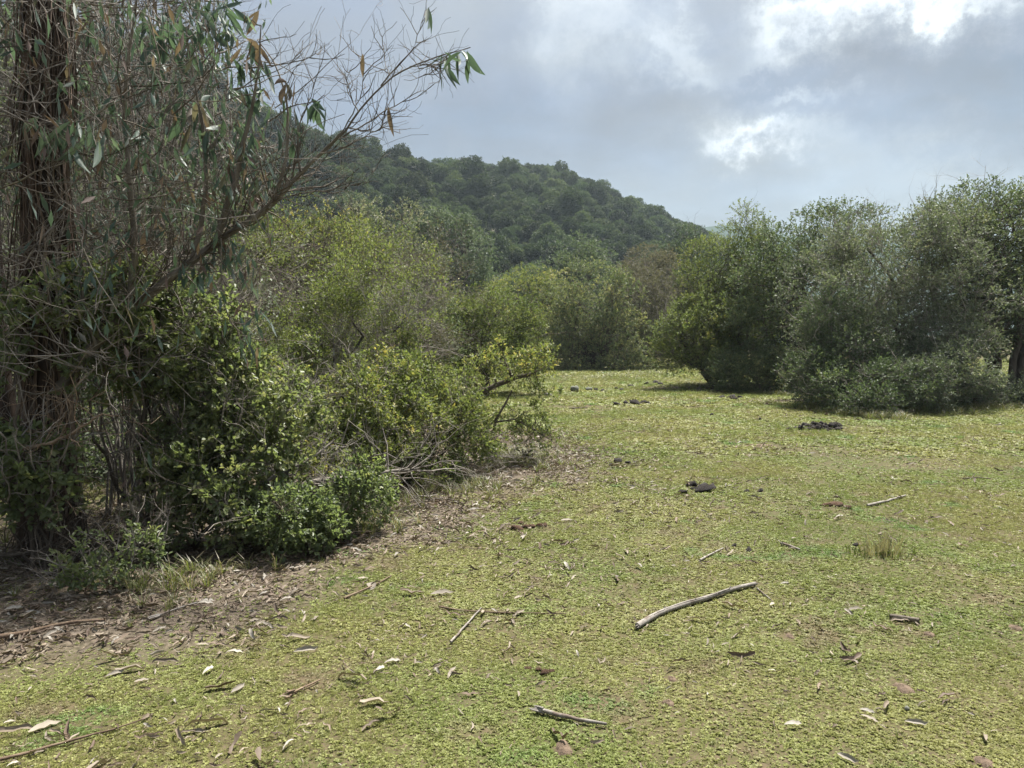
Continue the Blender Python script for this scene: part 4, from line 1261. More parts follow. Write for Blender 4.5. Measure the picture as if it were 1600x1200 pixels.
dead_branch('fallen_branch', 'grey fallen branch with many bare twigs lying through the left bushes', [(370, 792), (430, 772), (500, 750), (560, 742), (640, 735)], 6.2, 7.2, 0.035, 81, 'twig', twigs=46, tl=0.6)
dead_branch('fallen_branch', 'pale bare twigs sprawling beside the low dense shrub', [(400, 760), (440, 740), (480, 720), (520, 690)], 6.0, 6.6, 0.016, 82, 'twig', twigs=30, tl=0.45)
dead_branch('fallen_branch', 'thin pale stem curving up through the dark hollow by the trunk', [(222, 820), (215, 770), (205, 730), (190, 690), (188, 640)], 5.9, 6.0, 0.011, 83, 'twig', twigs=10, tl=0.3)
dead_branch('fallen_branch', 'pale forked stem standing in front of the dark hollow', [(232, 800), (228, 740), (232, 690), (240, 640), (242, 610)], 6.1, 6.2, 0.012, 84, 'twig', twigs=10, tl=0.3)
dead_branch('fallen_branch', 'bent mossy branch reaching across the trunk at knee height', [(-20, 720), (40, 700), (90, 690), (125, 668), (160, 647)], 5.1, 5.2, 0.016, 85, 'stick_brown', twigs=16, tl=0.4)
dead_branch('fallen_branch', 'dark brown deadwood heaped at the foot of the peeling trunk', [(-40, 870), (40, 865), (110, 850), (170, 840)], 5.2, 5.5, 0.018, 86, 'twig_dark', twigs=60, tl=0.45)
dead_branch('fallen_branch', 'grey brushwood lying at the base of the yellow tipped sapling', [(690, 735), (730, 725), (770, 712), (800, 715)], 8.6, 9.0, 0.014, 87, 'twig', twigs=30, tl=0.4)
dead_branch('fallen_branch', 'bleached branch propped among the twiggy trees', [(545, 590), (590, 565), (625, 548), (660, 540)], 12.5, 12.8, 0.03, 88, 'twig', twigs=26, tl=0.8)
dead_branch('fallen_branch', 'low dead branch lying behind the front bushes on the litter', [(600, 812), (650, 790), (690, 778), (725, 790)], None, None, 0.012, 89, 'twig_dark', twigs=10, tl=0.25)

# ------------------------------------------------------------------ hill trees
def hill_proto(seed, tint, spread=1.0, n=1, mat='leaf_hill'):
    r = rs(seed)
    g, w = Geo(), Geo()
    bl = []
    for k in range(4):
        bl.append((np.array((r.normal()*0.9*spread, r.normal()*0.9*spread, r.uniform(1.6, 3.4))), np.array((1.5, 1.5, 1.25))*r.uniform(0.7, 1.2)))
    C, lv = crown(r, bl, 0.50, 0.5, 12, (0.27, 0.17), g, None, m=3, tint=tint, tvar=0.16, inner=0.2, twig=0, minz=-9, sprig=0.25)
    g.leaves(*lv)
    g.tube(np.array([[0, 0, -0.8], [0.1, 0, 1.0], [0.0, 0.1, 2.6]]), [0.16, 0.12, 0.05], 5, 0.2, mat=1)
    return g.mesh('hill_tree', [M[mat], M['bark']])


def hill_trees():
    r = rs(91)
    protos = [hill_proto(200+i, (0.30, 0.42, 0.55, 0.70, 0.38, 0.5)[i], (1, 1.2, 0.8, 1.1, 0.9, 1.3)[i]) for i in range(6)]
    pts = []
    cell = 3.5
    for k in range(34000):
        az = r.uniform(R(-46), R(20)); d = math.sqrt(r.uniform(R0**2, 270**2))
        pts.append((math.sin(az)*d, math.cos(az)*d))
    P = np.array(pts)
    grid, keep = {}, []
    for i, (x, y) in enumerate(P):
        s = 3.3
        c = (int(x//s), int(y//s))
        if any((x-P[j][0])**2+(y-P[j][1])**2 < s*s for a in (-1, 0, 1) for b in (-1, 0, 1) for j in grid.get((c[0]+a, c[1]+b), ())): continue
        grid.setdefault(c, []).append(i); keep.append(i)
    P = P[keep]
    Z = hill_z(P[:, 0], P[:, 1])
    ok = Z > -0.6
    P, Z = P[ok], Z[ok]
    d = np.hypot(P[:, 0], P[:, 1])
    px = 800+P[:, 0]/P[:, 1]*F
    py = 600-(np.tan(np.arctan2(Z+3-CAM_H, P[:, 1])+PITCH))*F
    # the ones that show largest: nearest, inside the picture and above the trees in front
    ridge_px = np.interp(px, [430, 600, 700, 780, 860, 950, 1020, 1100], [330, 330, 430, 440, 400, 400, 380, 370])
    vis = (px > 430) & (px < 1100) & (py < ridge_px+6)
    sc = np.where(vis, d, 1e6)
    order = np.argsort(sc)
    n_vis = int(vis.sum())
    own = order[:min(285, n_vis)]
    rest = np.setdiff1d(np.arange(len(P)), own)
    S = np.clip(0.78*np.exp(r.normal(size=len(P))*0.22), 0.48, 1.35)*np.interp(P[:, 1]*0+d, [80, 240], [0.95, 1.1])
    for i in own:
        o = bpy.data.objects.new('hill_tree', protos[r.randint(6)]); col.objects.link(o)
        o.location = (P[i, 0], P[i, 1], Z[i]-0.2); o.rotation_euler = (0, 0, r.uniform(0, 6.28)); o.scale = (S[i], S[i], S[i]*r.uniform(0.85, 1.25))
        zone = 'low on the wooded hillside' if Z[i] < 12 else 'half way up the wooded hillside' if Z[i] < 26 else 'high on the wooded hillside'
        tag(o, 'rounded evergreen tree standing %s' % zone, 'tree', 'trees '+zone)
    pr = [bpy.data.objects.new('hill_tree_form', me) for me in protos]
    n = len(rest)
    rot = np.zeros((n, 3)); rot[:, 2] = r.uniform(0, 6.28, n)
    scatter('hill_forest', np.stack([P[rest, 0], P[rest, 1], Z[rest]-0.2], 1), rot, S[rest], r.randint(0, 6, n), pr)
    # marked trees on the skyline
    for px_, py_, h, lab in ((874, 247, 1.0, 'lone round crowned tree standing proud on the hill skyline'), (705, 258, 1.7, 'big dark tree crowning the bump of the hill skyline'), (310, 128, 3.0, 'large dark tree on the high left skyline behind the eucalyptus leaves')):
        az = math.atan((px_-800)/F)
        dd = 225.0
        x, y = math.sin(az)*dd, math.cos(az)*dd
        z = float(hill_z(np.array([x]), np.array([y]))[0])
        want = at(px_, py_, y)[2]
        s = min(max(h, (want-z+0.4)/4.4), h*1.5)
        o = bpy.data.objects.new('hill_tree', protos[2 if h < 1.5 else 0]); col.objects.link(o)
        o.location = (x, y, z-0.4); o.scale = (h, h, s); o.rotation_euler = (0, 0, 1.0)
        tag(o, lab, 'tree', 'trees on the wooded hillside')
    print('hill trees', len(P), 'own', len(own))


hill_trees()

# ------------------------------------------------------------------ ground cover
SOIL_SPOTS = [(1410, 1076, 0.085), (1452, 992, 0.06), (880, 1170, 0.075), (1236, 996, 0.045), (1590, 983, 0.07), (1188, 697, 0.35), (1050, 1062, 0.04), (1535, 1190, 0.07), (1045, 1099, 0.045)]
SOIL_SPOTS = [(a, b, c*(0.68 if c < 0.2 else 1.0)) for a, b, c in SOIL_SPOTS]
SOIL_W = [(gnd(a, b), c) for a, b, c in SOIL_SPOTS]


def herb_proto(seed, kind):
    r = rs(seed); g = Geo()
    if kind == 'rosette':
        n = 9
        a = r.uniform(0, 6.28, n); el = r.uniform(0.05, 0.65, n)
        D = np.stack([np.cos(a)*np.cos(el), np.sin(a)*np.cos(el), np.sin(el)], 1)
        P = np.stack([np.cos(a)*0.25, np.sin(a)*0.25, np.full(n, 0.05)], 1)*r.uniform(0.2, 1.0, (n, 1))
        g.leaves(P, D, nrm(np.array((0, 0, 1.0))+r.normal(size=(n, 3))*0.3), r.uniform(0.5, 0.95, n), r.uniform(0.42, 0.62, n), 0.5, False, 0.12)
    else:
        n = 10
        a = r.uniform(0, 6.28, n); el = r.uniform(0.5, 1.35, n)
        D = np.stack([np.cos(a)*np.cos(el), np.sin(a)*np.cos(el), np.sin(el)], 1)
        P = np.stack([np.cos(a)*0.3, np.sin(a)*0.3, np.full(n, -0.02)], 1)*r.uniform(0.0, 1.0, (n, 1))
        g.leaves(P, D, r.normal(size=(n, 3)), r.uniform(0.7, 1.5, n), r.uniform(0.07, 0.13, n), 0.5, False, 0.1)
    return proto(g, 'herb_form', M['cover'])


def ground_cover():
    r = rs(101)
    protos = [herb_proto(i, 'rosette') for i in range(5)]+[herb_proto(10+i, 'blade') for i in range(4)]
    PS, SS, IS = [], [], []
    # bands: near distance, far distance, tufts per square metre, size in metres
    for d0, d1, den, size in ((2.2, 4.0, 9500, 0.0118), (4.0, 6.5, 5200, 0.0150), (6.5, 10, 2300, 0.022), (10, 17, 620, 0.042), (17, 30, 200, 0.070), (30, 52, 55, 0.12)):
        w = 0.78*d1+1.0
        n = int(den*(d1-d0)*2*w)
        x = r.uniform(-w, w, n); y = r.uniform(d0, d1, n)
        ok = np.abs(x) < 0.74*y+0.8
        x, y = x[ok], y[ok]
        cov = 0.95-0.40*sstep(0.50, 0.72, fbm2(x, y, 1.5, 3, 41))
        cov = cov*(1-0.90*litter_mask(x, y))*(1-0.75*sstep(0.60, 0.74, fbm2(x, y, 0.75, 4, 44)))
        cov = cov*(1-0.60*sstep(0.52, 0.72, fbm2(x, y, 7.0, 2, 43)))
        for c, rr in SOIL_W:
            cov = np.where(np.hypot(x-c[0], (y-c[1])/(1.5 if rr < 0.2 else 0.6))/rr+1.6*(fbm2(x, y, 16, 2, 3)-0.5) < 0.60, 0.12*cov, cov)
        ok = r.rand(len(x)) < cov
        x, y = x[ok], y[ok]; n = len(x)
        PS.append(np.stack([x, y, ground_z(x, y)], 1)); SS.append(size*r.uniform(0.6, 1.35, n))
        grassy = fbm2(x, y, 0.8, 2, 47)
        IS.append(np.where(r.rand(n) < np.clip((grassy-0.35)*1.3, 0.08, 0.6), 5+r.randint(0, 4, n), r.randint(0, 5, n)))
    P = np.concatenate(PS); n = len(P)
    rot = np.stack([r.normal(size=n)*0.18, r.normal(size=n)*0.18, r.uniform(0, 6.28, n)], 1)
    scatter('ground_cover', P, rot, np.concatenate(SS), np.concatenate(IS), protos)
    print('cover', n)
    # longer grass at the foot of the bushes
    def tall(seed):
        q = rs(seed); g = Geo()
        m = 16
        a = q.uniform(0, 6.28, m); el = q.uniform(0.7, 1.45, m)
        D = np.stack([np.cos(a)*np.cos(el), np.sin(a)*np.cos(el), np.sin(el)], 1)
        B = np.stack([np.cos(a), np.sin(a), np.zeros(m)], 1)*q.uniform(0, 0.12, (m, 1))
        L = q.uniform(0.5, 1.2, m)
        t = q.rand(m)
        mid = B+D*L[:, None]*0.5
        D2 = nrm(D+np.stack([np.cos(a), np.sin(a), np.full(m, -0.3)], 1)*0.7)
        W = np.stack([-np.sin(a), np.cos(a), np.zeros(m)], 1)*0.018
        V = np.stack([B-W, B+W, mid+W*0.9, mid-W*0.9, mid+D2*L[:, None]*0.5], 1)
        g.add(V.reshape(-1, 3), (np.arange(m)[:, None]*5+np.array([[0, 1, 2, 3]])), np.repeat(t, 5))
        g.add(V.reshape(-1, 3), (np.arange(m)[:, None]*5+np.array([[3, 2, 4]])), np.repeat(t, 5))
        return proto(g, 'grass_form', M['long_grass'])
    protos = [tall(300+i) for i in range(4)]
    x = r.uniform(-7, 3, 14000); y = r.uniform(4, 12, 14000)
    s = litter_sd(x, y)
    pr = np.exp(-((s-0.55)/0.45)**2)*(fbm2(x, y, 1.4, 2, 61) > 0.52)*0.55+0.05*(s > 0.2)
    k = r.rand(len(x)) < pr
    x, y = x[k], y[k]
    # taller tufts standing here and there in the turf
    xx = r.uniform(-9, 12, 30000); yy = r.uniform(2.5, 18, 30000)
    k = (r.rand(30000) < 0.03+0.34*sstep(0.57, 0.74, fbm2(xx, yy, 0.9, 3, 63))) & (np.abs(xx) < 0.75*yy) & (litter_sd(xx, yy) < 0.1)
    nt_ = int(k.sum())
    x = np.concatenate([x, xx[k]]); y = np.concatenate([y, yy[k]])
    small = np.arange(len(x)) >= len(x)-nt_
    # grass strip in front of the right hand bushes and along the far trees
    for (a, b, cnt, w) in (((1400, 640), (1640, 628), 500, 0.8), ((1250, 640), (1420, 655), 160, 0.4), ((850, 594), (1040, 584), 260, 1.2), ((1060, 600), (1240, 620), 160, 0.6)):
        A, B = gnd(*a), gnd(*b)
        t = r.rand(cnt)
        xx = A[0]+(B[0]-A[0])*t; yy = A[1]+(B[1]-A[1])*t+r.normal(size=cnt)*w
        x = np.concatenate([x, xx]); y = np.concatenate([y, yy])
    n = len(x)
    small = np.concatenate([small, np.zeros(n-len(small), bool)])
    sc = np.where(small, r.uniform(0.018, 0.060, n)*np.maximum(1, y/9), np.where(y > 12, r.uniform(0.10, 0.24, n), r.uniform(0.07, 0.20, n)))
    rot = np.zeros((n, 3)); rot[:, 2] = r.uniform(0, 6.28, n)
    scatter('long_grass', np.stack([x, y, ground_z(x, y)], 1), rot, sc, r.randint(0, 4, n), protos)


ground_cover()


# ------------------------------------------------------------------ litter: dry leaves, bark flakes
def dry_leaf_mesh(seed, tint, kind='leaf'):
    """curled dry leaf or bark flake, unit length along x, resting on z = 0"""
    r = rs(seed); n = 7
    t = np.linspace(-0.5, 0.5, n)
    wd = r.uniform(0.06, 0.115) if kind == 'leaf' else r.uniform(0.045, 0.085)
    w = wd*np.interp(t, [-0.5, -0.3, 0.05, 0.35, 0.5], [0.12, 0.75, 1.0, 0.65, 0.06])
    if kind != 'leaf': w = wd*np.interp(t, [-0.5, -0.42, 0.4, 0.5], [0.5, 1.0, 0.9, 0.3])*(1+0.3*r.normal(size=n))
    cy = r.uniform(-0.18, 0.18)*(4*t*t)
    arch = r.uniform(-0.06, 0.10)
    cz = arch*(1-4*t*t)+0.05*r.normal(size=n)
    tw = np.linspace(0, r.normal()*0.9, n)+r.normal()*0.4
    curl = r.uniform(0.2, 1.0)
    S = np.stack([np.zeros(n), np.cos(tw), np.sin(tw)], 1)*w[:, None]
    N = np.stack([np.zeros(n), -np.sin(tw), np.cos(tw)], 1)*(w*curl)[:, None]
    c = np.stack([t, cy, cz], 1)
    V = np.concatenate([c-S+N, c, c+S+N])
    V[:, 2] -= V[:, 2].min()
    f = []
    for i in range(n-1): f += [[i, n+i, n+i+1, i+1], [n+i, 2*n+i, 2*n+i+1, n+i+1]]
    g = Geo(); g.add(V, f, tint)
    return g.mesh('fallen_leaf', M['dry'], smooth=True)


LEAF_FORMS = [dry_leaf_mesh(400+i, (0.12, 0.3, 0.45, 0.55, 0.68, 0.8, 0.9, 0.62, 0.35, 0.75, 0.97, 0.5)[i]) for i in range(12)]
FLAKE_FORMS = [dry_leaf_mesh(450+i, (0.2, 0.42, 0.6, 0.5, 0.72, 0.3)[i], 'bark') for i in range(6)]


def lump_mesh(seed, mat, rough=0.3, nu=10, nv=7):
    r = rs(seed)
    u = np.linspace(0, 2*math.pi, nu, endpoint=False); v = np.linspace(-math.pi/2, math.pi/2, nv)
    U, Vv = np.meshgrid(u, v)
    d = np.stack([np.cos(U)*np.cos(Vv), np.sin(U)*np.cos(Vv), np.sin(Vv)], -1)
    k = 1+rough*(vnoise(d*1.7+seed, seed)-0.5)*2+rough*0.6*(vnoise(d*4+seed, seed+1)-0.5)*2
    V = d*k[..., None]; V[..., 2] = np.where(V[..., 2] < -0.25, -0.25, V[..., 2])
    i = np.arange(nv-1)[:, None]*nu; j = np.arange(nu)[None, :]; j2 = (j+1) % nu
    f = np.stack([i+j, i+j2, i+nu+j2, i+nu+j], -1).reshape(-1, 4)
    g = Geo(); g.add(V.reshape(-1, 3), f, r.uniform(0.3, 0.7))
    return g.mesh('lump', M[mat], smooth=True)


def litter():
    r = rs(111)
    # spread: dense within the litter band, thinning out over the grass
    def sample(n, x0, x1, y0, y1):
        x = r.uniform(x0, x1, n); y = r.uniform(y0, y1, n)
        s = litter_sd(x, y)
        p = np.where(s > 0, np.exp(-np.maximum(s-1.2, 0)/0.9), np.exp(s/1.2)*0.85+0.075)
        p = p*(0.30+1.4*sstep(0.38, 0.68, fbm2(x, y, 1.7, 3, 71)))
        k = (r.rand(n) < p) & (np.abs(x) < 0.72*y+0.4)
        return x[k], y[k]
    x, y = sample(12000, -8, 7, 2.5, 13)
    d = np.hypot(x, y)
    order = np.argsort(d)
    own = order[:285]
    rest = order[285:]
    for i in own:
        bark = r.rand() < 0.22
        me = (FLAKE_FORMS[r.randint(6)] if bark else LEAF_FORMS[r.randint(12)])
        o = bpy.data.objects.new('bark_flake' if bark else 'fallen_leaf', me); col.objects.link(o)
        L = r.uniform(0.07, 0.19)*r.uniform(0.7, 1) if bark else r.uniform(0.030, 0.092)
        o.location = (x[i], y[i], gz(x[i], y[i])+0.007+0.006*r.rand())
        o.rotation_euler = (r.normal()*0.18, r.normal()*0.14, r.uniform(0, 6.28)); o.scale = (L, L, L)
        ins = float(litter_sd(np.array([x[i]]), np.array([y[i]]))[0]) > -0.05
        tt = me.attributes['tint'].data[0].value
        w = 'dark brown' if tt < 0.4 else 'tan' if tt < 0.64 else 'pale'
        where = 'lying in the brown litter under the bushes' if ins else 'lying out on the green turf'
        if bark: tag(o, '%s curled strip of shed bark %s' % (w, where), 'bark strip', '%s bark strips in the litter' % w if ins else '%s bark strips on the turf' % w)
        else: tag(o, '%s curled dry gum leaf %s' % (w, where), 'leaf', '%s dry leaves in the litter' % w if ins else '%s dry leaves on the turf' % w)
    # everything else: one mass of litter
    x, y = x[rest], y[rest]
    x2, y2 = [], []
    for _ in range(1):
        a = r.uniform(-8, 3, 60000); b = r.uniform(3, 13, 60000)
        k = (r.rand(60000) < litter_mask(a, b)*1.3*(0.35+1.1*sstep(0.35, 0.65, fbm2(a, b, 2.2, 3, 73)))) & (litter_sd(a, b) < 3.2) & (np.abs(a) < 0.74*b+0.4)
        x2.append(a[k]); y2.append(b[k])
    # thin scatter out over the far turf
    a = r.uniform(-6, 18, 16000); b = r.uniform(6, 34, 16000)
    k = (r.rand(16000) < 0.05+0.35*sstep(0.52, 0.72, fbm2(a, b, 0.7, 3, 75))) & (np.abs(a) < 0.72*b) & (litter_sd(a, b) < 0.2)
    x3, y3 = a[k], b[k]
    a, b = sample(120000, -8, 11, 2.4, 14)
    x2.append(a); y2.append(b)
    X = np.concatenate([x]+x2+[x3]); Y = np.concatenate([y]+y2+[y3]); n = len(X)
    big = np.concatenate([r.uniform(0.05, 0.12, len(x)), r.uniform(0.03, 0.105, len(x2[0])), 0.012+0.052*r.rand(len(x2[1]))**1.4, r.uniform(0.04, 0.14, len(x3))])
    idx = r.randint(0, 18, n)
    dk = r.rand(n) < np.where(np.arange(n) >= n-len(x3), 0.05, 0.0)
    idx = np.where(dk, 18+r.randint(0, 3, n), idx)
    tur = litter_sd(X, Y) < 0.15; big = np.where(dk, big*0.28, big)
    P = np.stack([X, Y, ground_z(X, Y)+np.where(tur, 0.008, 0.003)+0.011*r.rand(n)], 1)
    rot = np.stack([r.normal(size=n)*0.22, r.normal(size=n)*0.2, r.uniform(0, 6.28, n)], 1)
    pr = [bpy.data.objects.new('litter_form', me) for me in LEAF_FORMS+FLAKE_FORMS+[lump_mesh(560+k, 'dung_dark' if k < 2 else 'dung_brown', 0.45, 7, 5) for k in range(3)]]
    scatter('leaf_litter', P, rot, big, idx, pr)
    print('litter', n)
    # leaves and bark pieces that can be told apart
    def one(name, px, py, L, me, rz, label, cat, wide=1.0):
        p = gnd(px, py); L *= 0.88; wide = 1+(wide-1)*0.6
        o = bpy.data.objects.new(name, me); col.objects.link(o)
        o.location = (p[0], p[1], p[2]+0.012); o.rotation_euler = (0.05, 0.0, rz); o.scale = (L, L*wide, L)
        tag(o, label, cat)
    g = Geo()
    an = np.linspace(0, 2*math.pi, 14, endpoint=False)
    V = np.stack([np.cos(an)*0.42, np.sin(an)*0.36*(1+0.25*np.cos(an)), 0.15+0.10*np.cos(an*2)+0.16*np.sin(an)], 1)
    g.add(np.concatenate([V, [[0, 0, 0.06]]]), [[i, (i+1) % 14, 14] for i in range(14)], 0.80)
    tanleaf = g.mesh('round_leaf', M['dry'], smooth=True)
    one('round_leaf', 580, 919, 0.085, tanleaf, 0.6, 'pale tan rounded leaf standing beside the end of a dark twig', 'leaf')
    one('bark_flake', 22, 1150, 0.17, FLAKE_FORMS[2], 0.35, 'broad pale bark strip at the lower left edge of the grass', 'bark strip', 1.1)
    one('bark_flake', 205, 1050, 0.16, FLAKE_FORMS[4], 0.25, 'pale pinkish bark curl just below the litter edge, lower left', 'bark strip', 1.5)
    one('bark_flake', 258, 1040, 0.14, FLAKE_FORMS[2], 0.15, 'straight light tan bark sliver right of the pale pinkish bark curl', 'bark strip', 1.0)
    one('bark_flake', 345, 1078, 0.15, FLAKE_FORMS[0], 0.4, 'thick brown bark roll lying beside a white torn leaf', 'bark strip', 2.2)
    one('fallen_leaf', 372, 1080, 0.10, LEAF_FORMS[6], 1.2, 'torn whitish leaf just right of the thick brown bark roll', 'leaf', 1.6)
    one('fallen_leaf', 68, 1140, 0.14, LEAF_FORMS[5], 0.9, 'large pale cupped leaf near the lower left corner', 'leaf', 1.5)
    one('fallen_leaf', 478, 1020, 0.14, LEAF_FORMS[6], 0.35, 'long cream crescent leaf curved like a smile on the turf', 'leaf')
    one('fallen_leaf', 595, 1050, 0.08, LEAF_FORMS[10], 1.1, 'small white folded leaf alone on the middle of the turf', 'leaf', 1.7)
    one('bark_flake', 612, 1122, 0.13, FLAKE_FORMS[1], 0.45, 'orange brown curled bark piece with green shoots around it', 'bark strip', 2.2)
    one('bark_flake', 585, 1102, 0.14, FLAKE_FORMS[4], 0.0, 'grey bark piece just behind the orange brown curled bark', 'bark strip', 2.0)
    one('fallen_leaf', 690, 930, 0.17, LEAF_FORMS[5], 0.35, 'pair of long buff leaves lying one over the other in mid turf', 'leaf', 1.2)
    one('bark_flake', 1407, 974, 0.12, FLAKE_FORMS[2], 0.0, 'pale wood chip lying against the short dark stick', 'bark strip', 1.4)
    one('fallen_leaf', 1335, 955, 0.12, LEAF_FORMS[5], 0.3, 'cream leaf left of the short dark stick', 'leaf')
    one('fallen_leaf', 1207, 948, 0.07, LEAF_FORMS[10], 0.9, 'white leaf at the end of the thin twig beside the grey curved stick', 'leaf', 1.8)
    one('fallen_leaf', 1355, 1117, 0.07, LEAF_FORMS[10], -0.4, 'folded silver white leaf on the lower right turf', 'leaf', 1.8)
    one('fallen_leaf', 1432, 1134, 0.10, LEAF_FORMS[6], -0.3, 'long silvery leaf beyond the small pale pebble, lower right', 'leaf', 1.5)
    one('fallen_leaf', 1240, 1138, 0.09, LEAF_FORMS[10], 0.2, 'crumpled whitish leaf scrap on the lower middle turf', 'leaf', 1.6)
    one('fallen_leaf', 1480, 1095, 0.10, LEAF_FORMS[0], -0.1, 'rust brown leaf beside a white scrap on the right turf', 'leaf', 1.6)
    one('fallen_leaf', 1325, 1190, 0.10, LEAF_FORMS[6], -0.9, 'torn white leaf at the bottom edge right of the middle', 'leaf', 1.5)
    one('fallen_leaf', 885, 815, 0.0+0.13, LEAF_FORMS[5], 0.3, 'pale straw leaf to the right of the brown dung pile', 'leaf', 1.2)


litter()


# ------------------------------------------------------------------ sticks
def stick(name, label, pts, rad, seed, mat, n=14, taper=0.6, sides=8, lift=0.8, knots=0, cat='stick', tint=0.6, extra=None, wig=0.22):
    r = rs(seed)
    P = smooth_path(np.array([gnd(*p) for p in pts]), n, r, rad*wig)
    P[:, 2] = ground_z(P[:, 0], P[:, 1])+rad*lift+0.008
    zz = np.convolve(np.pad(P[:, 2], 2, mode='edge'), np.ones(5)/5, 'valid'); P[:, 2] = np.maximum(zz, P[:, 2]-rad*0.2)
    base = P[0].copy(); base[2] = gz(base[0], base[1])
    g = Geo()
    rr = np.linspace(rad, rad*taper, n)*(1+0.30*min(wig, 0.22)*r.normal(size=n))
    g.tube(P, rr, sides, tint, wob=0.18, rng=r)
    if extra: extra(g, P, rr, r)
    o = g.build(name, M[mat], None, origin=base, smooth=True)
    return tag(o, label, cat, 'sticks lying on the turf')


def log_end(g, P, rr, r):
    # broken stub and a small side knot
    for i, s in ((0, -1), (len(P)-1, 1)):
        d = nrm(P[i]-P[i-s if s > 0 else i+1])
        for k in range(5):
            a = P[i]+r.normal(size=3)*rr[i]*0.5
            g.tube(np.array([a-d*0.01, a+d*r.uniform(0.008, 0.03)]), [rr[i]*0.35, rr[i]*0.08], 4, 0.1)
    for k, q in ((len(P)//4, (0.006, 0.014, 0.020)), (len(P)//2, (-0.010, -0.010, 0.016)), (3*len(P)//4, (0.012, 0.016, 0.018))):
        g.tube(np.array([P[k], P[k]+np.array(q)]), [rr[k]*0.55, rr[k]*0.28], 6, 0.25)
    # flakes of bark lifting off
    for k in range(2, len(P)-2, 2):
        V, f = ribbon(r, P[k-1:k+2]+np.array((r.normal()*0.006, -rr[k]*0.7, rr[k]*0.75)), np.full(3, 0.004))
        g.add(V, f, r.uniform(0.05, 0.9))


stick('curved_stick', 'thick grey curved stick lying on the turf, the biggest of the fallen sticks', [(996, 984), (1025, 965), (1065, 950), (1110, 938), (1150, 923), (1180, 917)], 0.0165, 121, 'log', 20, 0.72, 10, extra=log_end, wig=0.05)


def splinter(g, P, rr, r):
    d = nrm(P[0]-P[2])
    for k in range(4):
        a = P[2]+r.normal(size=3)*0.006
        e = P[0]+d*r.uniform(0.0, 0.03)+np.array((r.normal()*0.012, r.normal()*0.012, abs(r.normal())*0.008))
        g.tube(np.array([a, (a+e)/2+r.normal(size=3)*0.003, e]), [0.006, 0.005, 0.001], 4, r.uniform(0.3, 0.9))


stick('split_stick', 'weathered split stick with a splintered end, near the bottom of the picture', [(838, 1114), (870, 1122), (905, 1131), (948, 1138)], 0.011, 122, 'log', 14, 0.6, 8, extra=splinter, tint=0.4)
stick('thin_twig', 'long thin knobbly dark twig lying level across the middle of the turf', [(686, 951), (720, 957), (770, 960), (820, 961), (885, 962)], 0.0055, 123, 'stick_brown', 18, 0.5, 5, tint=0.2)
stick('thin_twig', 'straight pale twig crossing the long dark twig', [(704, 1008), (725, 985), (752, 954)], 0.0065, 124, 'log', 10, 0.6, 6, tint=0.7, lift=1.6)
stick('thin_twig', 'short bleached twig beyond the grey curved stick, far right turf', [(1355, 793), (1385, 786), (1415, 777)], 0.014, 125, 'log', 10, 0.5, 6)
stick('short_stick', 'short dark stick piece lying beside a pale wood chip', [(1390, 968), (1412, 971), (1436, 975)], 0.014, 126, 'twig_dark', 8, 0.9, 8)
stick('long_twig', 'long dark brown twig running to the left edge near the bottom corner', [(-20, 1197), (50, 1180), (110, 1162), (170, 1147), (228, 1128)], 0.0075, 127, 'stick_brown', 18, 0.35, 6, tint=0.2)
stick('long_twig', 'long bare grey brown branch lying on the litter at the left edge', [(-20, 1003), (40, 994), (100, 978), (165, 974)], 0.014, 128, 'stick_brown', 14, 0.5, 7, tint=0.7)
stick('thin_twig', 'dark twig ending at the pale tan rounded leaf', [(538, 938), (565, 926), (590, 915), (612, 902)], 0.007, 129, 'stick_brown', 10, 0.6, 6, tint=0.2)
stick('thin_twig', 'thin grey twig lying off the end of the grey curved stick', [(1183, 922), (1195, 932), (1208, 943)], 0.0055, 130, 'log', 8, 0.6, 5, tint=0.3)
stick('thin_twig', 'straight pale twig in the green patch beyond the grey curved stick', [(1094, 878), (1112, 868), (1130, 859)], 0.0075, 131, 'log', 8, 0.6, 6, tint=0.8)
stick('thin_twig', 'grey twig with a fork on the left turf', [(446, 1092), (470, 1080), (500, 1066)], 0.006, 132, 'stick_brown', 8, 0.6, 6, tint=0.5, extra=splinter)
stick('thin_twig', 'faint thin twig lying on the turf at the far right', [(1505, 750), (1525, 748), (1548, 750)], 0.009, 133, 'twig_dark', 8, 0.6, 5)
stick('thin_twig', 'short light twig beside the dry grass clump', [(1220, 852), (1235, 856), (1250, 862)], 0.010, 134, 'log', 8, 0.6, 6)
stick('thin_twig', 'pale forked branch on the litter below the low dense shrub', [(230, 972), (255, 962), (290, 950), (330, 938)], 0.007, 135, 'log', 12, 0.5, 6, tint=0.5, extra=splinter)
stick('thin_twig', 'dark branch piece lying under the small tree left of the round dark bush', [(1103, 608), (1115, 609), (1128, 604)], 0.03, 136, 'twig_dark', 8, 0.5, 6)
stick('thin_twig', 'thin dark twig far down the clearing', [(890, 639), (905, 639), (918, 638)], 0.015, 137, 'twig_dark', 8, 0.6, 5)
stick('thin_twig', 'thin grey twig right of the sapling tip', [(905, 706), (925, 705), (945, 707)], 0.009, 138, 'twig_dark', 8, 0.6, 5)
stick('thin_twig', 'slim dark twig lying in the middle distance on the right of the leaf scatter', [(1070, 708), (1085, 709), (1098, 711)], 0.010, 139, 'twig_dark', 8, 0.6, 5)


# ------------------------------------------------------------------ lumps: stones, dung, soil
DARK_L = [lump_mesh(500+i, 'dung_dark', 0.45) for i in range(5)]
BROWN_L = [lump_mesh(520+i, 'dung_brown', 0.45) for i in range(4)]


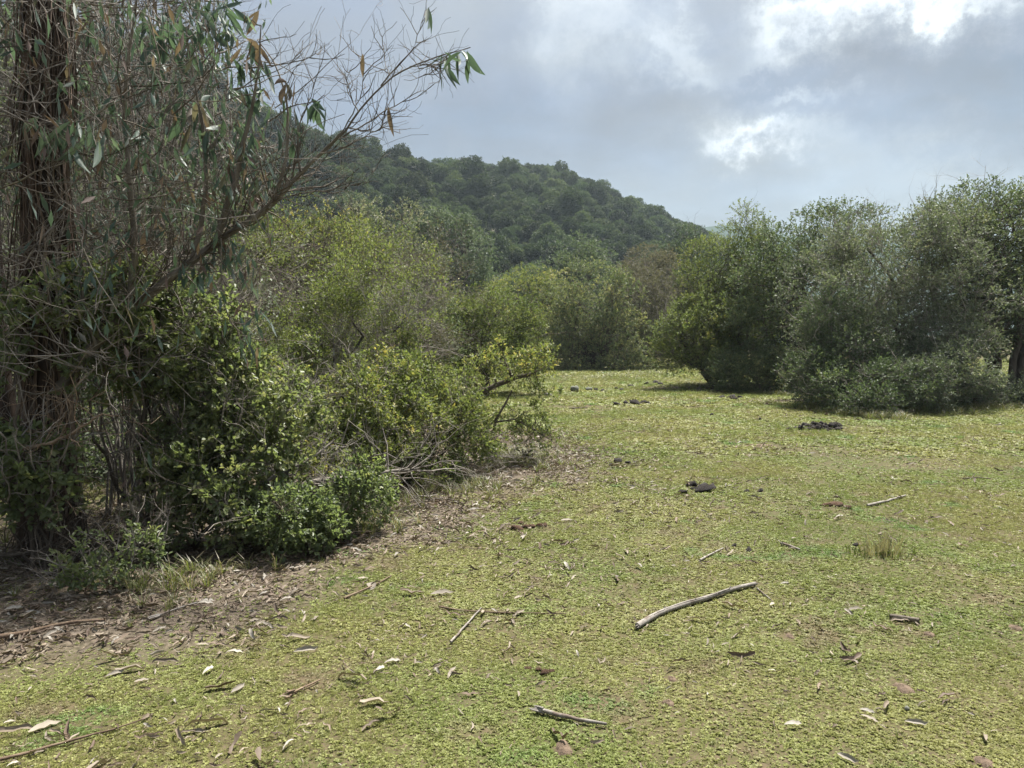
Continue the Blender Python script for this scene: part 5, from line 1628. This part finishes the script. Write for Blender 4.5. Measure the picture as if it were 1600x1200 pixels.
def heap(label, px, py, items, forms, seed, name='dung_pile', cat='dung', group=None):
    """items: (dx px, dy px, sx, sy, sz in m)"""
    r = rs(seed)
    b = gnd(px, py)
    th = empty(name, b, label, cat, group)
    for dx, dy, sx, sy, sz in items:
        p = gnd(px+dx, py+dy)
        o = bpy.data.objects.new('clod', forms[r.randint(len(forms))]); col.objects.link(o)
        o.parent = th
        o.location = (p[0]-b[0], p[1]-b[1], p[2]-b[2]+sz*0.22)
        o.rotation_euler = (r.normal()*0.2, r.normal()*0.2, r.uniform(0, 6.28)); o.scale = (sx, sy, sz)


heap('large black dried dung clod with two smaller lumps on the open turf', 1098, 768, [(0, 0, 0.11, 0.075, 0.06), (-18, -8, 0.075, 0.05, 0.045), (14, -4, 0.07, 0.045, 0.04), (-32, 2, 0.045, 0.035, 0.025), (4, -10, 0.05, 0.03, 0.02), (-12, -3, 0.05, 0.03, 0.022)], DARK_L, 1)
r_ = rs(141)
heap('wide heap of black dung lumps in front of the right hand bushes', 1275, 669, [(r_.uniform(-26, 36), r_.uniform(-5, 4), r_.uniform(0.03, 0.085), r_.uniform(0.03, 0.07), r_.uniform(0.025, 0.07)) for _ in range(30)]+[(-42, 3, 0.06, 0.06, 0.035), (-32, 1, 0.05, 0.05, 0.03)], DARK_L, 2)
heap('brown dung pile beside the leaf litter', 818, 827, [(-10, 0, 0.055, 0.045, 0.03), (4, -2, 0.04, 0.035, 0.025), (14, -3, 0.035, 0.03, 0.022), (26, -5, 0.04, 0.03, 0.02), (34, -5, 0.03, 0.025, 0.018), (-4, -8, 0.04, 0.03, 0.02)], BROWN_L, 3)
heap('reddish brown clod with dark crumbs on the lower middle turf', 850, 1053, [(0, 0, 0.024, 0.022, 0.017), (-8, -6, 0.022, 0.018, 0.010), (10, -3, 0.018, 0.016, 0.010), (-24, -8, 0.02, 0.016, 0.009)], BROWN_L, 4)
heap('pair of small black dung lumps right of the large black clod', 1178, 769, [(-11, 0, 0.036, 0.03, 0.022), (9, 0, 0.04, 0.032, 0.024)], DARK_L, 5)
heap('rounded grey brown clod with a dark tip in the right turf', 1308, 790, [(-6, 0, 0.09, 0.055, 0.028), (14, 4, 0.05, 0.03, 0.022)], BROWN_L, 6)
heap('small dark dung clod between leaf scatter and the sapling tip', 966, 722, [(0, 0, 0.08, 0.06, 0.045), (-12, 6, 0.04, 0.04, 0.025), (16, 2, 0.05, 0.04, 0.025)], DARK_L, 7)
heap('dark lumps scattered along the turf beyond the sapling', 993, 632, [(-28, 1, 0.10, 0.08, 0.05), (-14, 0, 0.10, 0.08, 0.06), (0, 0, 0.15, 0.1, 0.08), (12, -1, 0.1, 0.08, 0.06), (20, -1, 0.09, 0.07, 0.04)], DARK_L, 8)
heap('dark lumps at the far end of the turf by the slanting stems', 1024, 600, [(-14, 1, 0.13, 0.10, 0.06), (0, -1, 0.14, 0.11, 0.07), (9, 1, 0.11, 0.08, 0.05), (-38, 4, 0.12, 0.10, 0.06)], DARK_L, 9)
heap('row of low dark clods right of the two stones', 940, 610, [(-8, 0, 0.09, 0.07, 0.05), (1, 1, 0.10, 0.08, 0.05), (30, 0, 0.11, 0.09, 0.05), (23, -2, 0.08, 0.07, 0.05)], DARK_L, 10)
heap('small dark clods on the turf near the dry grass clump', 1170, 860, [(0, 0, 0.045, 0.02, 0.014), (-24, -6, 0.03, 0.02, 0.014), (168, -8, 0.03, 0.02, 0.015)], DARK_L, 11)
heap('scattered dark clods along the shade of the round dark bush', 1140, 622, [(-12, 0, 0.12, 0.08, 0.05), (0, 1, 0.16, 0.1, 0.06), (8, 2, 0.1, 0.08, 0.05), (18, 0, 0.1, 0.07, 0.04)], DARK_L, 12)


def stone(label, px, py, sx, sy, sz, seed):
    g = lump_mesh(seed, 'stone', 0.28, 14, 9)
    p = gnd(px, py)
    o = bpy.data.objects.new('stone', g); col.objects.link(o)
    o.location = (p[0], p[1], p[2]+sz*0.6); o.scale = (sx, sy, sz); o.rotation_euler = (0, 0, seed)
    tag(o, label, 'stone', 'stones at the far end of the turf')


stone('mossy grey boulder, the larger of two stones far down the clearing', 898, 613, 0.13, 0.12, 0.12, 1)
stone('small grey stone just right of the mossy boulder', 920, 611, 0.11, 0.1, 0.075, 2)
stone('dark low stone left of the mossy boulder', 856, 619, 0.11, 0.09, 0.055, 3)
stone('small pale pebble on the lower right turf', 1417, 1110, 0.012, 0.011, 0.012, 4)


def soil_patch(i, px, py, rad):
    r = rs(600+i)
    c = gnd(px, py)
    n, m = 18, 5
    ex = 0.6 if rad > 0.2 else 1.5
    V, an = [], np.linspace(0, 2*math.pi, n, endpoint=False)
    edge = 0.45+0.75*(r.rand(n)); edge = (edge+np.roll(edge, 1)+np.roll(edge, -1))/3
    for k in range(m):
        t = k/(m-1)
        x = c[0]+np.cos(an)*rad*0.9*edge*t; y = c[1]+np.sin(an)*rad*0.9*edge*t*ex
        h = 0.012*(1-t)**0.6*min(1, rad/0.05)+0.006*r.rand(n)*(1-t)
        V.append(np.stack([x, y, ground_z(x, y)+h-(0.006 if k == m-1 else 0)+0.003], 1))
    V = np.concatenate(V)
    f = []
    for k in range(m-1):
        for j in range(n): f.append([k*n+j, k*n+(j+1) % n, (k+1)*n+(j+1) % n, (k+1)*n+j])
    g = Geo(); g.add(V, f, 0.5)
    o = g.build('bare_soil_patch', M['soil'], None, origin=c, smooth=True)
    lab = ['bare red soil patch in the turf, the largest of the lower right', 'bare red soil patch right of the short dark stick', 'bare orange soil patch at the bottom edge of the middle turf', 'small bare soil patch below the end of the grey curved stick', 'bare soil patch at the right edge of the turf',
           'long bare reddish soil scrape far out on the turf', 'small bare soil fleck in the centre of the lower turf', 'bare soil patch in the bottom right corner', 'small pinkish soil fleck below the centre of the turf'][i]
    tag(o, lab, 'soil patch', 'bare soil patches in the turf')


for i, (a, b, c) in enumerate(SOIL_SPOTS): soil_patch(i, a, b, c)


# ------------------------------------------------------------------ small plants on the turf
def grass_clump():
    r = rs(151)
    b = gnd(1378, 868)
    th = empty('grass_clump', b, 'dry straw coloured grass clump with green shoots at its foot', 'grass clump')
    for nm, cnt, h, t0, t1, sp in (('dry_stalks', 130, 0.19, 0.75, 1.0, 0.16), ('green_shoots', 90, 0.07, 0.05, 0.5, 0.26)):
        g = Geo()
        for i in range(cnt):
            a = r.uniform(0, 6.28); q = b+np.array((math.cos(a), math.sin(a)*0.6, 0))*sp*r.rand()
            q[2] = gz(q[0], q[1])
            d = np.array((math.cos(a)*0.5*r.rand(), math.sin(a)*0.5*r.rand(), 1.0)); L = h*r.uniform(0.3, 1.1)
            P = np.array([q, q+d*L*0.55, q+d*L+np.array((r.normal()*0.02, r.normal()*0.02, -0.01))])
            V, f = ribbon(r, P, [0.0022, 0.002, 0.0006] if nm == 'dry_stalks' else [0.004, 0.004, 0.001])
            g.add(V, f, r.uniform(t0, t1))
        tag(g.build(nm, M['long_grass'], th), kind='stuff')


grass_clump()


def seedling(label, px, py, n, h, sp, mat, seed, tint, L=0.05):
    r = rs(seed); b = gnd(px, py)
    th = empty('seedling', b, label, 'seedling')
    st = Geo(); P_, D_ = [], []
    for i in range(n):
        a = r.uniform(0, 6.28)
        e = b+np.array((math.cos(a)*sp*r.rand(), math.sin(a)*sp*r.rand(), h*r.uniform(0.4, 1.0)))
        Q = bez(r, b, e, 5, 0.2, 0.02)
        st.tube(Q, [0.006, 0.005, 0.004, 0.003, 0.002], 4, 0.5, cap=False)
        for k in range(7):
            t = r.randint(1, 5); P_.append(Q[t]); D_.append(nrm(e-b)+randdir(r, 1)[0]*0.9)
    st.build('stem', M['twig_dark'], th)
    P_ = np.array(P_); D_ = np.array(D_); m = len(P_)
    for i in range(m):
        pass
    place_leaves(r, P_, D_, nrm(np.array((0, 0, 1.0))+r.normal(size=(m, 3))*0.5), np.full(m, L)*r.uniform(0.7, 1.2, m), np.full(m, L*0.45), np.clip(tint+r.normal(size=m)*0.12, 0.02, 0.98), mat, th)


seedling('tiny green seedling left of the mossy boulder', 875, 617, 6, 0.28, 0.14, 'leaf_green', 161, 0.7, 0.09)
seedling('dark reddish sprout on the litter below the yellow tipped sapling', 822, 722, 9, 0.14, 0.16, 'leaf_brown', 162, 0.05, 0.055)
seedling('small green sprout in the grass between the right bushes and the soil scrape', 1243, 640, 6, 0.16, 0.12, 'leaf_green', 163, 0.4, 0.06)


# ------------------------------------------------------------------ haze
def haze():
    m, n, l = newmat('haze_air')
    v = n.new('ShaderNodeVolumePrincipled')
    v.inputs['Color'].default_value = (0.72, 0.88, 1.0, 1)
    v.inputs['Density'].default_value = 0.00028
    v.inputs['Anisotropy'].default_value = 0.3
    o_ = n.new('ShaderNodeOutputMaterial'); l.new(v.outputs[0], o_.inputs['Volume'])
    x0, x1, y0, y1, z0, z1 = -1500, 1500, -1500, 1500, -3.0, 170.0
    V = [(x0, y0, z0), (x1, y0, z0), (x1, y1, z0), (x0, y1, z0), (x0, y0, z1), (x1, y0, z1), (x1, y1, z1), (x0, y1, z1)]
    g = Geo(); g.add(V, [[0, 3, 2, 1], [4, 5, 6, 7], [0, 1, 5, 4], [1, 2, 6, 5], [2, 3, 7, 6], [3, 0, 4, 7]])
    tag(g.build('haze', m), kind='stuff')


haze()
print('tris', sum(len(me.loops)-2*len(me.polygons) for me in bpy.data.meshes), 'objects', len(bpy.data.objects))
